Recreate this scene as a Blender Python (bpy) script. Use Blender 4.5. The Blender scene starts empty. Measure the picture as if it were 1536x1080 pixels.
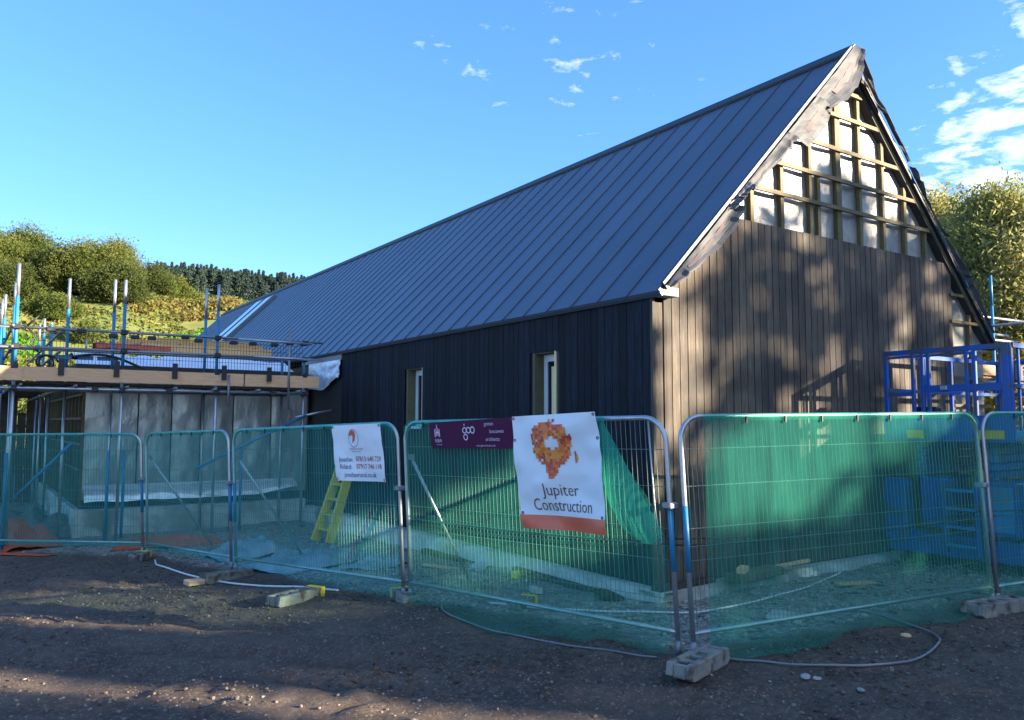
import bpy, math, random
import numpy as np
from mathutils import Vector, Matrix, noise

S = bpy.context.scene
COL = S.collection
rnd = random.Random(7)
R = math.radians

# ------------------------------------------------------------------ camera, sky, sun, exposure
cam_d = bpy.data.cameras.new('camera'); cam = bpy.data.objects.new('camera', cam_d); COL.objects.link(cam)
cam_d.sensor_width = 36.0; cam_d.lens = 36.0 * 1199.3 / 1536.0
cam_d.clip_start = 0.1; cam_d.clip_end = 3000
YAW, PITCH, ROLL = 0.5973, 0.0788, 0.0019
fw = Vector((math.sin(YAW)*math.cos(PITCH), math.cos(YAW)*math.cos(PITCH), math.sin(PITCH)))
rt = Vector((math.cos(YAW), -math.sin(YAW), 0)); up = rt.cross(fw)
r2 = rt*math.cos(ROLL) + up*math.sin(ROLL); u2 = -rt*math.sin(ROLL) + up*math.cos(ROLL)
CAM = Vector((-6.114, -6.273, 1.85))
cam.matrix_world = Matrix(((r2.x, u2.x, -fw.x, CAM.x), (r2.y, u2.y, -fw.y, CAM.y), (r2.z, u2.z, -fw.z, CAM.z), (0, 0, 0, 1)))
S.camera = cam

SUN_EL = 14.0
SUN_AZ = math.degrees(math.atan2(0.648, -0.762))      # clockwise from +Y
sun_dir = Vector((math.sin(R(SUN_AZ))*math.cos(R(SUN_EL)), math.cos(R(SUN_AZ))*math.cos(R(SUN_EL)), math.sin(R(SUN_EL))))

W = bpy.data.worlds.new('World'); S.world = W; W.use_nodes = True
nt = W.node_tree; nt.nodes.clear()
def wn(t, **k):
    n = nt.nodes.new(t)
    for a, b in k.items(): setattr(n, a, b)
    return n
def wl(a, b): nt.links.new(a, b)
def wmath(op, a, b=None, clamp=False):
    n = wn('ShaderNodeMath', operation=op, use_clamp=clamp)
    for i, v in enumerate((a, b)):
        if v is None: continue
        if isinstance(v, (int, float)): n.inputs[i].default_value = v
        else: wl(v, n.inputs[i])
    return n.outputs[0]
out = wn('ShaderNodeOutputWorld'); bg = wn('ShaderNodeBackground'); wl(bg.outputs[0], out.inputs[0])
SKY_STRENGTH = 0.15
bg.inputs[1].default_value = SKY_STRENGTH
sky = wn('ShaderNodeTexSky', sky_type='NISHITA', sun_disc=False, sun_elevation=R(SUN_EL), sun_rotation=R(SUN_AZ),
         air_density=0.72, dust_density=0.0, ozone_density=4.0, altitude=0)
tc = wn('ShaderNodeTexCoord'); sep = wn('ShaderNodeSeparateXYZ'); wl(tc.outputs['Generated'], sep.inputs[0])
zc = wmath('MAXIMUM', sep.outputs[2], 0.03); zc = wmath('ADD', zc, 0.08)
cmb = wn('ShaderNodeCombineXYZ')
wl(wmath('DIVIDE', sep.outputs[0], zc), cmb.inputs[0]); wl(wmath('DIVIDE', sep.outputs[1], zc), cmb.inputs[1])
def wnoise(vec, scale, detail, rough, dist=0.0):
    n = wn('ShaderNodeTexNoise'); n.inputs['Scale'].default_value = scale; n.inputs['Detail'].default_value = detail
    n.inputs['Roughness'].default_value = rough; n.inputs['Distortion'].default_value = dist; wl(vec, n.inputs['Vector']); return n.outputs[0]
def wramp(v, a, b):
    n = wn('ShaderNodeMapRange', interpolation_type='SMOOTHSTEP'); wl(v, n.inputs[0])
    n.inputs[1].default_value = a; n.inputs[2].default_value = b; return n.outputs[0]
# altocumulus: small broken puffs inside a large soft bank (one bank stands to the right, others elsewhere)
puffs = wnoise(cmb.outputs[0], 8.0, 7, 0.62, 0.25)
def bank(d, c0, c1):
    n = wn('ShaderNodeVectorMath', operation='DOT_PRODUCT'); wl(tc.outputs['Generated'], n.inputs[0])
    n.inputs[1].default_value = Vector(d).normalized(); return wramp(n.outputs['Value'], c0, c1)
b1 = bank((1.192, 0.37, 0.31), 0.957, 0.994)
b2 = wmath('MULTIPLY', bank((0.53, 0.70, 0.50), 0.955, 1.0), 0.62)
b3 = wmath('MULTIPLY', bank((0.25, -0.85, 0.40), 0.15, 0.75), 0.95)   # unseen bank added behind the camera to whiten the shade
big = wmath('MAXIMUM', wmath('MAXIMUM', b1, b2), b3)
lo = wmath('SUBTRACT', 0.86, wmath('MULTIPLY', big, 0.46))
cl = wmath('MULTIPLY', wmath('SUBTRACT', puffs, lo), 3.8, True)
cl = wmath('MULTIPLY', cl, 0.85)
gam = wn('ShaderNodeGamma'); gam.inputs[1].default_value = 0.66; wl(sky.outputs[0], gam.inputs[0])
hsv = wn('ShaderNodeHueSaturation'); hsv.inputs['Saturation'].default_value = 1.30; hsv.inputs['Hue'].default_value = 0.511; wl(gam.outputs[0], hsv.inputs['Color'])
mixc = wn('ShaderNodeMixRGB'); wl(cl, mixc.inputs[0]); wl(hsv.outputs[0], mixc.inputs[1]); mixc.inputs[2].default_value = (3.0, 3.0, 3.05, 1)
wl(mixc.outputs[0], bg.inputs[0])

sl = bpy.data.lights.new('sun', 'SUN'); so = bpy.data.objects.new('sun', sl); COL.objects.link(so)
sl.energy = 5.0; sl.angle = R(0.5); sl.color = (1.0, 0.85, 0.65)
so.rotation_euler = (-sun_dir).to_track_quat('-Z', 'Y').to_euler(); so.location = (20, -20, 20)
S.view_settings.view_transform = 'Standard'; S.view_settings.look = 'None'
S.view_settings.gamma = 1.0; S.view_settings.use_curve_mapping = False
S.view_settings.exposure = 2.25
S.cycles.max_bounces = 10; S.cycles.transparent_max_bounces = 24

# ------------------------------------------------------------------ helpers
class MB:
    """collects boxes, tubes and sheets; build() links them as one mesh object"""
    def __init__(s): s.v = []; s.f = []
    def add(s, vs, fs):
        o = len(s.v); s.v.extend([tuple(v) for v in vs]); s.f.extend([tuple(i+o for i in f) for f in fs]); return s
    def box(s, a, b):
        x0, y0, z0 = a; x1, y1, z1 = b
        return s.add([(x0,y0,z0),(x1,y0,z0),(x1,y1,z0),(x0,y1,z0),(x0,y0,z1),(x1,y0,z1),(x1,y1,z1),(x0,y1,z1)],
                     [(3,2,1,0),(4,5,6,7),(0,1,5,4),(1,2,6,5),(2,3,7,6),(3,0,4,7)])
    def bar(s, p, q, w, h, upv=(0,0,1)):
        """rectangular bar from p to q, w across, h along upv"""
        p = Vector(p); q = Vector(q); d = (q-p).normalized(); u = Vector(upv)
        if abs(d.dot(u)) > .99: u = Vector((1,0,0))
        sd = d.cross(u).normalized()*w/2; uu = sd.cross(d).normalized()*h/2
        vs = [p-sd-uu, p+sd-uu, p+sd+uu, p-sd+uu, q-sd-uu, q+sd-uu, q+sd+uu, q-sd+uu]
        return s.add(vs, [(0,1,2,3),(7,6,5,4),(0,4,5,1),(1,5,6,2),(2,6,7,3),(3,7,4,0)])
    def tube(s, pts, r, n=8, caps=True):
        pts = [Vector(p) for p in pts]; m = len(pts); vs = []; fs = []
        ref = None
        for i, p in enumerate(pts):
            d = (pts[min(i+1, m-1)] - pts[max(i-1, 0)]).normalized()
            if ref is None:
                ref = Vector((0,0,1)) if abs(d.z) < .9 else Vector((1,0,0))
            a = d.cross(ref).normalized(); b = a.cross(d).normalized(); ref = b
            rr = r[i] if isinstance(r, (list, tuple)) else r
            for k in range(n):
                t = 2*math.pi*k/n; vs.append(p + a*math.cos(t)*rr + b*math.sin(t)*rr)
        for i in range(m-1):
            for k in range(n):
                k2 = (k+1) % n; fs.append((i*n+k, i*n+k2, (i+1)*n+k2, (i+1)*n+k))
        if caps: fs.append(tuple(range(n-1, -1, -1))); fs.append(tuple((m-1)*n+k for k in range(n)))
        return s.add(vs, fs)
    def grid(s, fn, nu, nv):
        vs = [fn(i/nu, j/nv) for j in range(nv+1) for i in range(nu+1)]
        fs = [(j*(nu+1)+i, j*(nu+1)+i+1, (j+1)*(nu+1)+i+1, (j+1)*(nu+1)+i) for j in range(nv) for i in range(nu)]
        return s.add(vs, fs)
    def prism(s, poly, axis, a, b):
        """extrude a 2-D polygon along axis 0/1/2 from a to b"""
        def P(q, t):
            l = list(q); l.insert(axis, t); return tuple(l)
        n = len(poly); vs = [P(q, a) for q in poly] + [P(q, b) for q in poly]
        return s.add(vs, [tuple(range(n-1, -1, -1)), tuple(range(n, 2*n))] + [(i, (i+1) % n, n+(i+1) % n, n+i) for i in range(n)])
    def mesh(s, name, m, smooth=False):
        me = bpy.data.meshes.new(name); me.from_pydata(s.v, [], s.f); me.update()
        if m: me.materials.append(m)
        if smooth: me.polygons.foreach_set('use_smooth', [True]*len(me.polygons))
        return me
    def build(s, name, m, parent=None, smooth=False, kind=None, bevel=0.0):
        o = link(name, s.mesh(name, m, smooth), parent)
        if kind: o['kind'] = kind
        if bevel:
            b = o.modifiers.new('bevel', 'BEVEL'); b.width = bevel; b.segments = 1; b.limit_method = 'ANGLE'
        return o
def link(name, data, parent=None, loc=None):
    o = bpy.data.objects.new(name, data); COL.objects.link(o)
    if parent: o.parent = parent
    if loc: o.location = loc
    return o
def thing(name, label, cat, loc=(0,0,0), rz=0, group=None):
    o = bpy.data.objects.new(name, None); COL.objects.link(o); o.location = loc; o.rotation_euler.z = rz
    o.empty_display_size = .1
    return tag(o, label, cat, group)
def tag(o, label, cat, group=None):
    o['label'] = label; o['category'] = cat
    if group: o['group'] = group
    return o
def copy_tree(o, parent=None):
    c = o.copy(); COL.objects.link(c)
    if parent: c.parent = parent
    for ch in list(o.children): copy_tree(ch, c)
    return c
def ss(a, b, x):
    t = max(0., min(1., (x-a)/(b-a))); return t*t*(3-2*t)
def nz(x, y, z=0.0): return noise.noise(Vector((x, y, z)))

def mat(name, c, rough=.7, metal=0.0, c2=None, scale=6.0, stretch=(1,1,1), bump=0.0, bscale=None, island=0.0, detail=5, spec=.5, c3=None, s3=1.0, coord='Position'):
    """principled material; base colour drifts between c and c2 with noise, varies per object by 'island'"""
    m = bpy.data.materials.new(name); m.use_nodes = True; t = m.node_tree; b = t.nodes['Principled BSDF']
    b.inputs['Roughness'].default_value = rough; b.inputs['Metallic'].default_value = metal
    b.inputs['Specular IOR Level'].default_value = spec
    def N(k, **kw):
        n = t.nodes.new(k)
        for a, v in kw.items(): setattr(n, a, v)
        return n
    L = t.links.new
    g = N('ShaderNodeNewGeometry'); mp = N('ShaderNodeMapping'); L(g.outputs['Position'], mp.inputs[0]); mp.inputs['Scale'].default_value = stretch
    oi = N('ShaderNodeObjectInfo')
    col = None
    ns = N('ShaderNodeTexNoise'); ns.inputs['Scale'].default_value = scale; ns.inputs['Detail'].default_value = detail; ns.inputs['Roughness'].default_value = .65
    L(mp.outputs[0], ns.inputs['Vector'])
    mx = N('ShaderNodeMixRGB'); mx.inputs[1].default_value = (*c, 1); mx.inputs[2].default_value = (*(c2 or c), 1)
    rp = N('ShaderNodeMapRange'); rp.inputs[1].default_value = .36; rp.inputs[2].default_value = .66; L(ns.outputs[0], rp.inputs[0]); L(rp.outputs[0], mx.inputs[0])
    col = mx.outputs[0]
    if c3:
        n3 = N('ShaderNodeTexNoise'); n3.inputs['Scale'].default_value = s3; n3.inputs['Detail'].default_value = 4; L(g.outputs['Position'], n3.inputs['Vector'])
        r3 = N('ShaderNodeMapRange'); r3.inputs[1].default_value = .5; r3.inputs[2].default_value = .64; L(n3.outputs[0], r3.inputs[0])
        m3 = N('ShaderNodeMixRGB'); L(r3.outputs[0], m3.inputs[0]); L(col, m3.inputs[1]); m3.inputs[2].default_value = (*c3, 1); col = m3.outputs[0]
    if island:
        hs = N('ShaderNodeHueSaturation'); L(col, hs.inputs['Color'])
        mr = N('ShaderNodeMapRange'); mr.inputs[3].default_value = 1-island; mr.inputs[4].default_value = 1+island
        L(oi.outputs['Random'], mr.inputs[0]); L(mr.outputs[0], hs.inputs['Value']); col = hs.outputs[0]
    L(col, b.inputs['Base Color'])
    if bump:
        nb = N('ShaderNodeTexNoise'); nb.inputs['Scale'].default_value = bscale or scale*3; nb.inputs['Detail'].default_value = 6
        L(mp.outputs[0], nb.inputs['Vector']); bp = N('ShaderNodeBump'); bp.inputs['Strength'].default_value = bump; bp.inputs['Distance'].default_value = .02
        L(nb.outputs[0], bp.inputs['Height']); L(bp.outputs[0], b.inputs['Normal'])
    return m

def foliage_mat(name, c, c2, c3, scale=.8, trans=.35):
    m = bpy.data.materials.new(name); m.use_nodes = True; t = m.node_tree; t.nodes.clear(); L = t.links.new
    N = t.nodes.new
    o = N('ShaderNodeOutputMaterial'); g = N('ShaderNodeNewGeometry')
    n = N('ShaderNodeTexNoise'); n.inputs['Scale'].default_value = scale; n.inputs['Detail'].default_value = 3; L(g.outputs['Position'], n.inputs['Vector'])
    ra = N('ShaderNodeValToRGB'); e = ra.color_ramp.elements
    e[0].position = .36; e[0].color = (*c, 1); e[1].position = .66; e[1].color = (*c3, 1); k = e.new(.5); k.color = (*c2, 1)
    ad = N('ShaderNodeMath'); ad.operation = 'MULTIPLY_ADD'; L(g.outputs['Random Per Island'], ad.inputs[0]); ad.inputs[1].default_value = .14; L(n.outputs[0], ad.inputs[2])
    sb = N('ShaderNodeMath'); sb.operation = 'SUBTRACT'; L(ad.outputs[0], sb.inputs[0]); sb.inputs[1].default_value = .07
    L(sb.outputs[0], ra.inputs[0])
    d = N('ShaderNodeBsdfDiffuse'); tr = N('ShaderNodeBsdfTranslucent'); mx = N('ShaderNodeMixShader'); mx.inputs[0].default_value = trans
    L(ra.outputs[0], d.inputs[0]); L(ra.outputs[0], tr.inputs[0]); L(d.outputs[0], mx.inputs[1]); L(tr.outputs[0], mx.inputs[2]); L(mx.outputs[0], o.inputs[0])
    return m

def net_mat(name, c, opacity, weave=True):
    """open-weave green debris netting: part open holes, part thread that scatters and passes light"""
    m = bpy.data.materials.new(name); m.use_nodes = True; t = m.node_tree; t.nodes.clear(); L = t.links.new; N = t.nodes.new
    o = N('ShaderNodeOutputMaterial'); tp = N('ShaderNodeBsdfTransparent'); tp.inputs[0].default_value = (.80, .98, .94, 1)
    d = N('ShaderNodeBsdfDiffuse'); tr = N('ShaderNodeBsdfTranslucent'); d.inputs[0].default_value = (*c, 1); tr.inputs[0].default_value = (*c, 1)
    mx = N('ShaderNodeMixShader'); mx.inputs[0].default_value = .5; L(d.outputs[0], mx.inputs[1]); L(tr.outputs[0], mx.inputs[2])
    m2 = N('ShaderNodeMixShader'); L(tp.outputs[0], m2.inputs[1]); L(mx.outputs[0], m2.inputs[2]); L(m2.outputs[0], o.inputs[0])
    g = N('ShaderNodeNewGeometry'); mp = N('ShaderNodeMapping'); mp.inputs['Scale'].default_value = (5, 5, .7); L(g.outputs['Position'], mp.inputs[0])
    n = N('ShaderNodeTexNoise'); n.inputs['Scale'].default_value = 1.7; n.inputs['Detail'].default_value = 6; L(mp.outputs[0], n.inputs['Vector'])
    r = N('ShaderNodeMapRange'); r.inputs[1].default_value = .3; r.inputs[2].default_value = .7; r.inputs[3].default_value = opacity-.07; r.inputs[4].default_value = opacity+.07
    L(n.outputs[0], r.inputs[0]); L(r.outputs[0], m2.inputs[0])
    return m

def glass_mat(name, c, rough=.03):
    m = bpy.data.materials.new(name); m.use_nodes = True; b = m.node_tree.nodes['Principled BSDF']
    b.inputs['Base Color'].default_value = (*c, 1); b.inputs['Roughness'].default_value = rough; b.inputs['Specular IOR Level'].default_value = 1.0
    return m

M = {}
M['char'] = mat('charred_boarding', (.002,.003,.006), .7, spec=.25, c2=(.010,.013,.022), scale=9, stretch=(5,5,.35), bump=.45, bscale=30, island=.6)
M['board'] = mat('weathered_boarding', (.058,.044,.032), .78, c2=(.130,.104,.075), scale=7, stretch=(6,6,.35), bump=.4, bscale=26, island=.26, c3=(.045,.036,.028), s3=1.1)
M['roof'] = mat('zinc_roof', (.066,.088,.130), .42, .2, c2=(.078,.102,.148), scale=1.3, island=.10, bump=.16, bscale=1.6)
M['roofdark'] = mat('dark_trim', (.022,.024,.028), .5, .2)
M['deck'] = mat('roof_underside', (.030,.027,.024), .8, c2=(.05,.045,.04))
M['batten'] = mat('treated_timber', (.10,.075,.028), .7, c2=(.17,.13,.05), scale=10, stretch=(3,3,3), island=.18)
M['foil'] = mat('silver_membrane', (.40,.385,.335), .42, .40, c2=(.24,.235,.215), scale=2.2, bump=1.0, bscale=4, island=.2)
M['flap'] = mat('grey_underlay', (.055,.058,.064), .7, 0, c2=(.085,.088,.094), scale=3, bump=.4, bscale=7, island=.15)
M['red_print'] = mat('red_print', (.095,.064,.064), .7)
M['concrete'] = mat('concrete', (.40,.385,.345), .85, c2=(.62,.60,.54), scale=3, bump=.6, bscale=14, c3=(.26,.235,.195), s3=1.7)
M['white'] = mat('white_frame', (.62,.68,.74), .4)
M['glass'] = glass_mat('dark_glass', (.01,.012,.016))
M['skyglass'] = glass_mat('roof_glass', (.25,.38,.50), .05)
M['warm'] = mat('pale_lit_timber', (.74,.58,.30), .6, c2=(.80,.64,.36))  # pale reveal timber; in the window strip it stands for reflected light
M['galv'] = mat('galvanised_tube', (.50,.51,.52), .38, .75, c2=(.40,.41,.43), scale=5)
M['galv2'] = mat('weathered_tube', (.30,.31,.32), .5, .6, c2=(.22,.23,.24), scale=5)
M['bluetube'] = mat('blue_sky_tint_tube', (.020,.17,.33), .45, c2=(.03,.22,.40), scale=5)  # blue tubes; on galvanised standards and posts it stands for reflected sky
M['wire'] = mat('fence_wire', (.20,.24,.22), .5, .5)
M['net'] = net_mat('green_netting', (.080,.50,.36), .24)
M['netdense'] = net_mat('green_netting_folded', (.075,.56,.40), .46)
M['netleft'] = net_mat('green_netting_worn', (.07,.54,.49), .22)
M['plank'] = mat('scaffold_plank', (.62,.345,.175), .75, c2=(.74,.45,.25), scale=8, stretch=(.6,6,6), bump=.2, island=.14)
M['orangewood'] = mat('fresh_timber', (.66,.36,.13), .7, c2=(.74,.44,.18), scale=6, island=.1)
M['coupler'] = mat('dark_coupler', (.035,.035,.04), .5, .5)
M['sheet'] = mat('white_sheet', (.86,.86,.88), .5, c2=(.72,.73,.76), scale=2, bump=.5, bscale=4)
M['membrane'] = mat('grey_membrane', (.44,.45,.42), .36, .45, c2=(.28,.29,.275), scale=1.5, stretch=(2,2,1), bump=.7, bscale=5, island=.14)
M['silver'] = mat('silver_foil', (.92,.93,.94), .3, .45, c2=(.7,.72,.74), scale=6, bump=1.0, bscale=9)
M['darkwood'] = mat('dark_timber', (.045,.036,.026), .8, c2=(.075,.06,.04), scale=6, island=.3)
M['mossy'] = mat('stained_timber', (.10,.088,.045), .8, c2=(.14,.12,.07), scale=6, island=.2)
M['black'] = mat('black_plastic', (.012,.012,.013), .5)
M['liftblue'] = mat('blue_lift_paint', (.001,.080,.36), .4, c2=(.002,.095,.41), scale=3, c3=(.05,.075,.15), s3=4)
M['liftcyan'] = mat('pale_blue_lift_paint', (.008,.22,.52), .45, c2=(.012,.26,.57), scale=3, c3=(.07,.18,.33), s3=4)
M['yellow'] = mat('yellow_plastic', (.80,.58,.03), .5, c2=(.72,.52,.03))
M['red'] = mat('orange_barrier', (.55,.09,.03), .6, c2=(.45,.07,.03))
M['banner'] = mat('white_pvc', (.74,.76,.80), .45, c2=(.70,.72,.76), scale=2)
M['purple'] = mat('purple_pvc', (.065,.002,.040), .6, spec=.2)
M['coral'] = mat('coral_pvc', (.72,.15,.075), .4)
M['ink'] = mat('brown_ink', (.13,.055,.045), .6)
M['inkred'] = mat('crimson_ink', (.42,.02,.05), .6)
M['inkblue'] = mat('navy_ink', (.05,.06,.16), .6)
M['inkwhite'] = mat('pale_ink', (.62,.50,.62), .6)
for i, c in enumerate(((.72,.17,.04), (.60,.09,.04), (.80,.28,.05), (.42,.07,.04))): M['px%d' % i] = mat('orange_ink_%d' % i, c, .6)
M['cable'] = mat('white_hose', (.62,.62,.62), .5)
M['darkcable'] = mat('grey_hose', (.16,.17,.18), .5)
M['stone'] = mat('gravel_stone', (.11,.092,.075), .85, c2=(.22,.19,.155), scale=9)
M['palestone'] = mat('pale_gravel', (.24,.23,.20), .85, c2=(.40,.38,.33), scale=9)
M['tarp'] = mat('blue_grey_tarpaulin', (.14,.22,.27), .4, c2=(.36,.44,.48), scale=2.5, bump=1.0, bscale=5)
M['rubber'] = mat('grey_block', (.17,.165,.14), .85, c2=(.25,.24,.20), scale=8, bump=.5, bscale=20, c3=(.085,.065,.05), s3=9)
M['bark'] = mat('bark', (.07,.055,.04), .9, c2=(.11,.09,.065), scale=6, bump=.5)

# ------------------------------------------------------------------ ground (one sheet out to the horizon)
def gz(x, y):
    """gentle fall of the site towards the far left"""
    g = .02 + (-.05)*ss(-2, 2, y) + (-.11)*ss(1, 5.5, y) + (-.06)*ss(4.5, 9, y)
    return g + .012*max(-3., min(6., x+1.3))
def gdet(x, y):
    w = x*.762 + y*.648
    ins = in_site(x, y)
    rut = .035*math.sin((w*.9 + .5*nz(x*.25, y*.25, 3))*3.1)*(1-ins)*.6
    trk = 0
    for c in (-3.35, -4.75, -2.75, -5.6):
        e = (w-c+.12*nz(x*.4, y*.4, 7))/.16; trk -= .045*math.exp(-e*e)*(1+.35*math.sin((x*.648-y*.762)*26)) - .018*math.exp(-(abs(e)-1.6)**2*3)
    churn = .055*abs(nz(x*3.3, y*3.3, 8))*ss(-.1, .4, nz(x*.5, y*.5, 12)+.1)
    return rut*.4 + (trk + churn)*(1-ins) + .035*nz(x*.9, y*.9, 1) + .022*nz(x*2.7, y*2.7, 2) + .012*nz(x*7, y*7, 5)
FP = [(-9.0, 12.5), (-6.55, 10.0), (-3.72, 7.35), (-3.05, 4.85), (-2.08, 1.62), (-1.29, -1.70), (2.5, -2.2), (6.2, -2.7), (12, -3.4)]
def in_site(x, y):
    """1 inside the fence line, 0 outside"""
    d = 1e9
    for (ax, ay), (bx, by) in zip(FP[:-1], FP[1:]):
        L = math.hypot(bx-ax, by-ay); t = max(0, min(1, ((x-ax)*(bx-ax)+(y-ay)*(by-ay))/L/L))
        qx, qy = ax+t*(bx-ax), ay+t*(by-ay); dd = math.hypot(x-qx, y-qy)
        if dd < abs(d):
            sgn = (bx-ax)*(y-ay)-(by-ay)*(x-ax); d = dd if sgn > 0 else -dd
    return ss(-.15, .35, d + .15*nz(x*1.7, y*1.7))
def gh(x, y): return gz(x, y) + gdet(x, y)

def axis(a, b, step, far):
    inner = list(np.arange(a, b, step)); o = []; s = step; v = a
    lo = []; 
    while v > -far: s = min(s*1.25, 60); v -= s; lo.append(v)
    hi = []; s = step; v = inner[-1]
    while v < far: s = min(s*1.25, 60); v += s; hi.append(v)
    return lo[::-1] + inner + hi
gx = axis(-8.0, 5.5, .06, 800); gy = axis(-4.6, 11.5, .06, 800)
def make_ground():
    vs = []; dens = []
    for y in gy:
        for x in gx:
            near = (1-ss(9, 16, abs(x+1)))*(1-ss(10, 20, abs(y-3)))
            vs.append((x, y, gz(min(max(x, -8), 8), y) + (gdet(x, y) if near > 0 else 0)*near - .02*(1-near)))
    nx = len(gx); ny = len(gy)
    fs = [(j*nx+i, j*nx+i+1, (j+1)*nx+i+1, (j+1)*nx+i) for j in range(ny-1) for i in range(nx-1)]
    me = bpy.data.meshes.new('ground'); me.from_pydata(vs, [], fs); me.update()
    me.polygons.foreach_set('use_smooth', [True]*len(me.polygons))
    at = me.attributes.new('site', 'FLOAT', 'POINT')
    at.data.foreach_set('value', [in_site(v[0], v[1]) if abs(v[0]) < 14 and abs(v[1]) < 16 else 1.0 for v in vs])
    return me
def ground_mat():
    m = bpy.data.materials.new('muddy_ground'); m.use_nodes = True; t = m.node_tree; b = t.nodes['Principled BSDF']; L = t.links.new
    def N(k, **kw):
        n = t.nodes.new(k)
        for a, v in kw.items(): setattr(n, a, v)
        return n
    g = N('ShaderNodeNewGeometry')
    def ns(sc, de=6, ro=.65):
        n = N('ShaderNodeTexNoise'); n.inputs['Scale'].default_value = sc; n.inputs['Detail'].default_value = de; n.inputs['Roughness'].default_value = ro
        L(g.outputs['Position'], n.inputs['Vector']); return n.outputs[0]
    def mr(v, a, c):
        n = N('ShaderNodeMapRange'); n.inputs[1].default_value = a; n.inputs[2].default_value = c; L(v, n.inputs[0]); return n.outputs[0]
    def mx(f, a, c):
        n = N('ShaderNodeMixRGB'); L(f, n.inputs[0])
        for i, v in ((1, a), (2, c)):
            if isinstance(v, tuple): n.inputs[i].default_value = (*v, 1)
            else: L(v, n.inputs[i])
        return n.outputs[0]
    mud = mx(mr(ns(1.1), .38, .62), (.074,.052,.038), (.150,.108,.078))
    mud = mx(mr(ns(17, 9, .88), .47, .66), mud, (.24,.19,.15))
    mud = mx(mr(ns(9, 7, .8), .42, .30), mud, (.040,.029,.024))
    vo = N('ShaderNodeTexVoronoi'); vo.inputs['Scale'].default_value = 34; L(g.outputs['Position'], vo.inputs['Vector'])
    st = N('ShaderNodeMath', operation='LESS_THAN'); L(vo.outputs['Distance'], st.inputs[0]); st.inputs[1].default_value = .30
    sel = N('ShaderNodeSeparateColor'); L(vo.outputs['Color'], sel.inputs[0])
    gt = N('ShaderNodeMath', operation='GREATER_THAN'); L(sel.outputs[0], gt.inputs[0]); gt.inputs[1].default_value = .60
    stm = N('ShaderNodeMath', operation='MULTIPLY'); L(st.outputs[0], stm.inputs[0]); L(gt.outputs[0], stm.inputs[1])
    mud = mx(stm.outputs[0], mud, (.26,.215,.17))
    grav = mx(mr(ns(2.0), .38, .62), (.16,.15,.128), (.30,.28,.245))
    grav = mx(mr(ns(16, 9, .9), .47, .60), grav, (.60,.57,.50))
    grav = mx(mr(ns(5, 7, .75), .46, .36), grav, (.06,.055,.045))
    at = N('ShaderNodeAttribute'); at.attribute_name = 'site'
    col = mx(at.outputs['Fac'], mud, grav); L(col, b.inputs['Base Color'])
    b.inputs['Roughness'].default_value = .82; b.inputs['Specular IOR Level'].default_value = .3
    bp = N('ShaderNodeBump'); bp.inputs['Strength'].default_value = 1.0; bp.inputs['Distance'].default_value = .05
    L(ns(20, 10, .8), bp.inputs['Height']); b2 = N('ShaderNodeBump'); b2.inputs['Strength'].default_value = .5; b2.inputs['Distance'].default_value = .012
    L(stm.outputs[0], b2.inputs['Height']); L(bp.outputs[0], b2.inputs['Normal']); L(b2.outputs[0], b.inputs['Normal'])
    return m
gme = make_ground(); gme.materials.append(ground_mat())
go = link('ground', gme); go['kind'] = 'structure'

# ------------------------------------------------------------------ hills
def pol(az_px, d):
    """ground-plane point at distance d in the direction whose bearing is atan(az_px/1199) right of the view axis"""
    a = YAW + math.atan(az_px/1199.3); return CAM.x + math.sin(a)*d, CAM.y + math.cos(a)*d
def near_h(b, d):
    """height of the bracken hillside; b is a bearing in degrees right of the view axis"""
    crest = 17.7 - .6*ss(-30, -22, b) - 1.8*ss(-20, -15.5, b) - 8*ss(-15.5, -4, b) + .35*math.sin(b*.9)
    t = ss(38, 105, d); return -.6 + crest*t*(.35+.65*t) + 1.2*ss(105, 180, d)*0 - 10*ss(125, 190, d)
def far_h(b, d):
    return -2 + (47.5 - 2.0*ss(-22, -12, b) + 4*ss(-60, -20, -b)*0)*ss(150, 290, d) - 15*ss(320, 460, d)
def hill(name, hf, d0, d1, nd, b0, b1, nb, m):
    vs = []; 
    for j in range(nd+1):
        for i in range(nb+1):
            d = d0+(d1-d0)*j/nd; b = b0+(b1-b0)*i/nb; a = YAW+R(b)
            x, y = CAM.x+math.sin(a)*d, CAM.y+math.cos(a)*d
            e = ss(0, .12, i/nb)*(1-ss(.88, 1, i/nb))
            vs.append((x, y, -1.2 + (hf(b, d)+1.2+.6*nz(x*.07, y*.07))*e))
    mb = MB(); mb.add(vs, [(j*(nb+1)+i, j*(nb+1)+i+1, (j+1)*(nb+1)+i+1, (j+1)*(nb+1)+i) for j in range(nd) for i in range(nb)])
    return mb.build(name, m, None, True, 'structure')
M['bracken'] = mat('bracken_slope', (.12,.165,.032), .95, c2=(.21,.195,.044), scale=.22, bump=1.0, bscale=2.5, detail=9, c3=(.09,.13,.024), s3=.12)
M['forestfloor'] = mat('forest_floor', (.018,.030,.016), .95, c2=(.03,.045,.02), scale=.1)
hill('hillside', near_h, 34, 200, 50, -75, 30, 110, M['bracken'])
hill('far_hill', far_h, 140, 470, 40, -80, 45, 90, M['forestfloor'])

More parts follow.
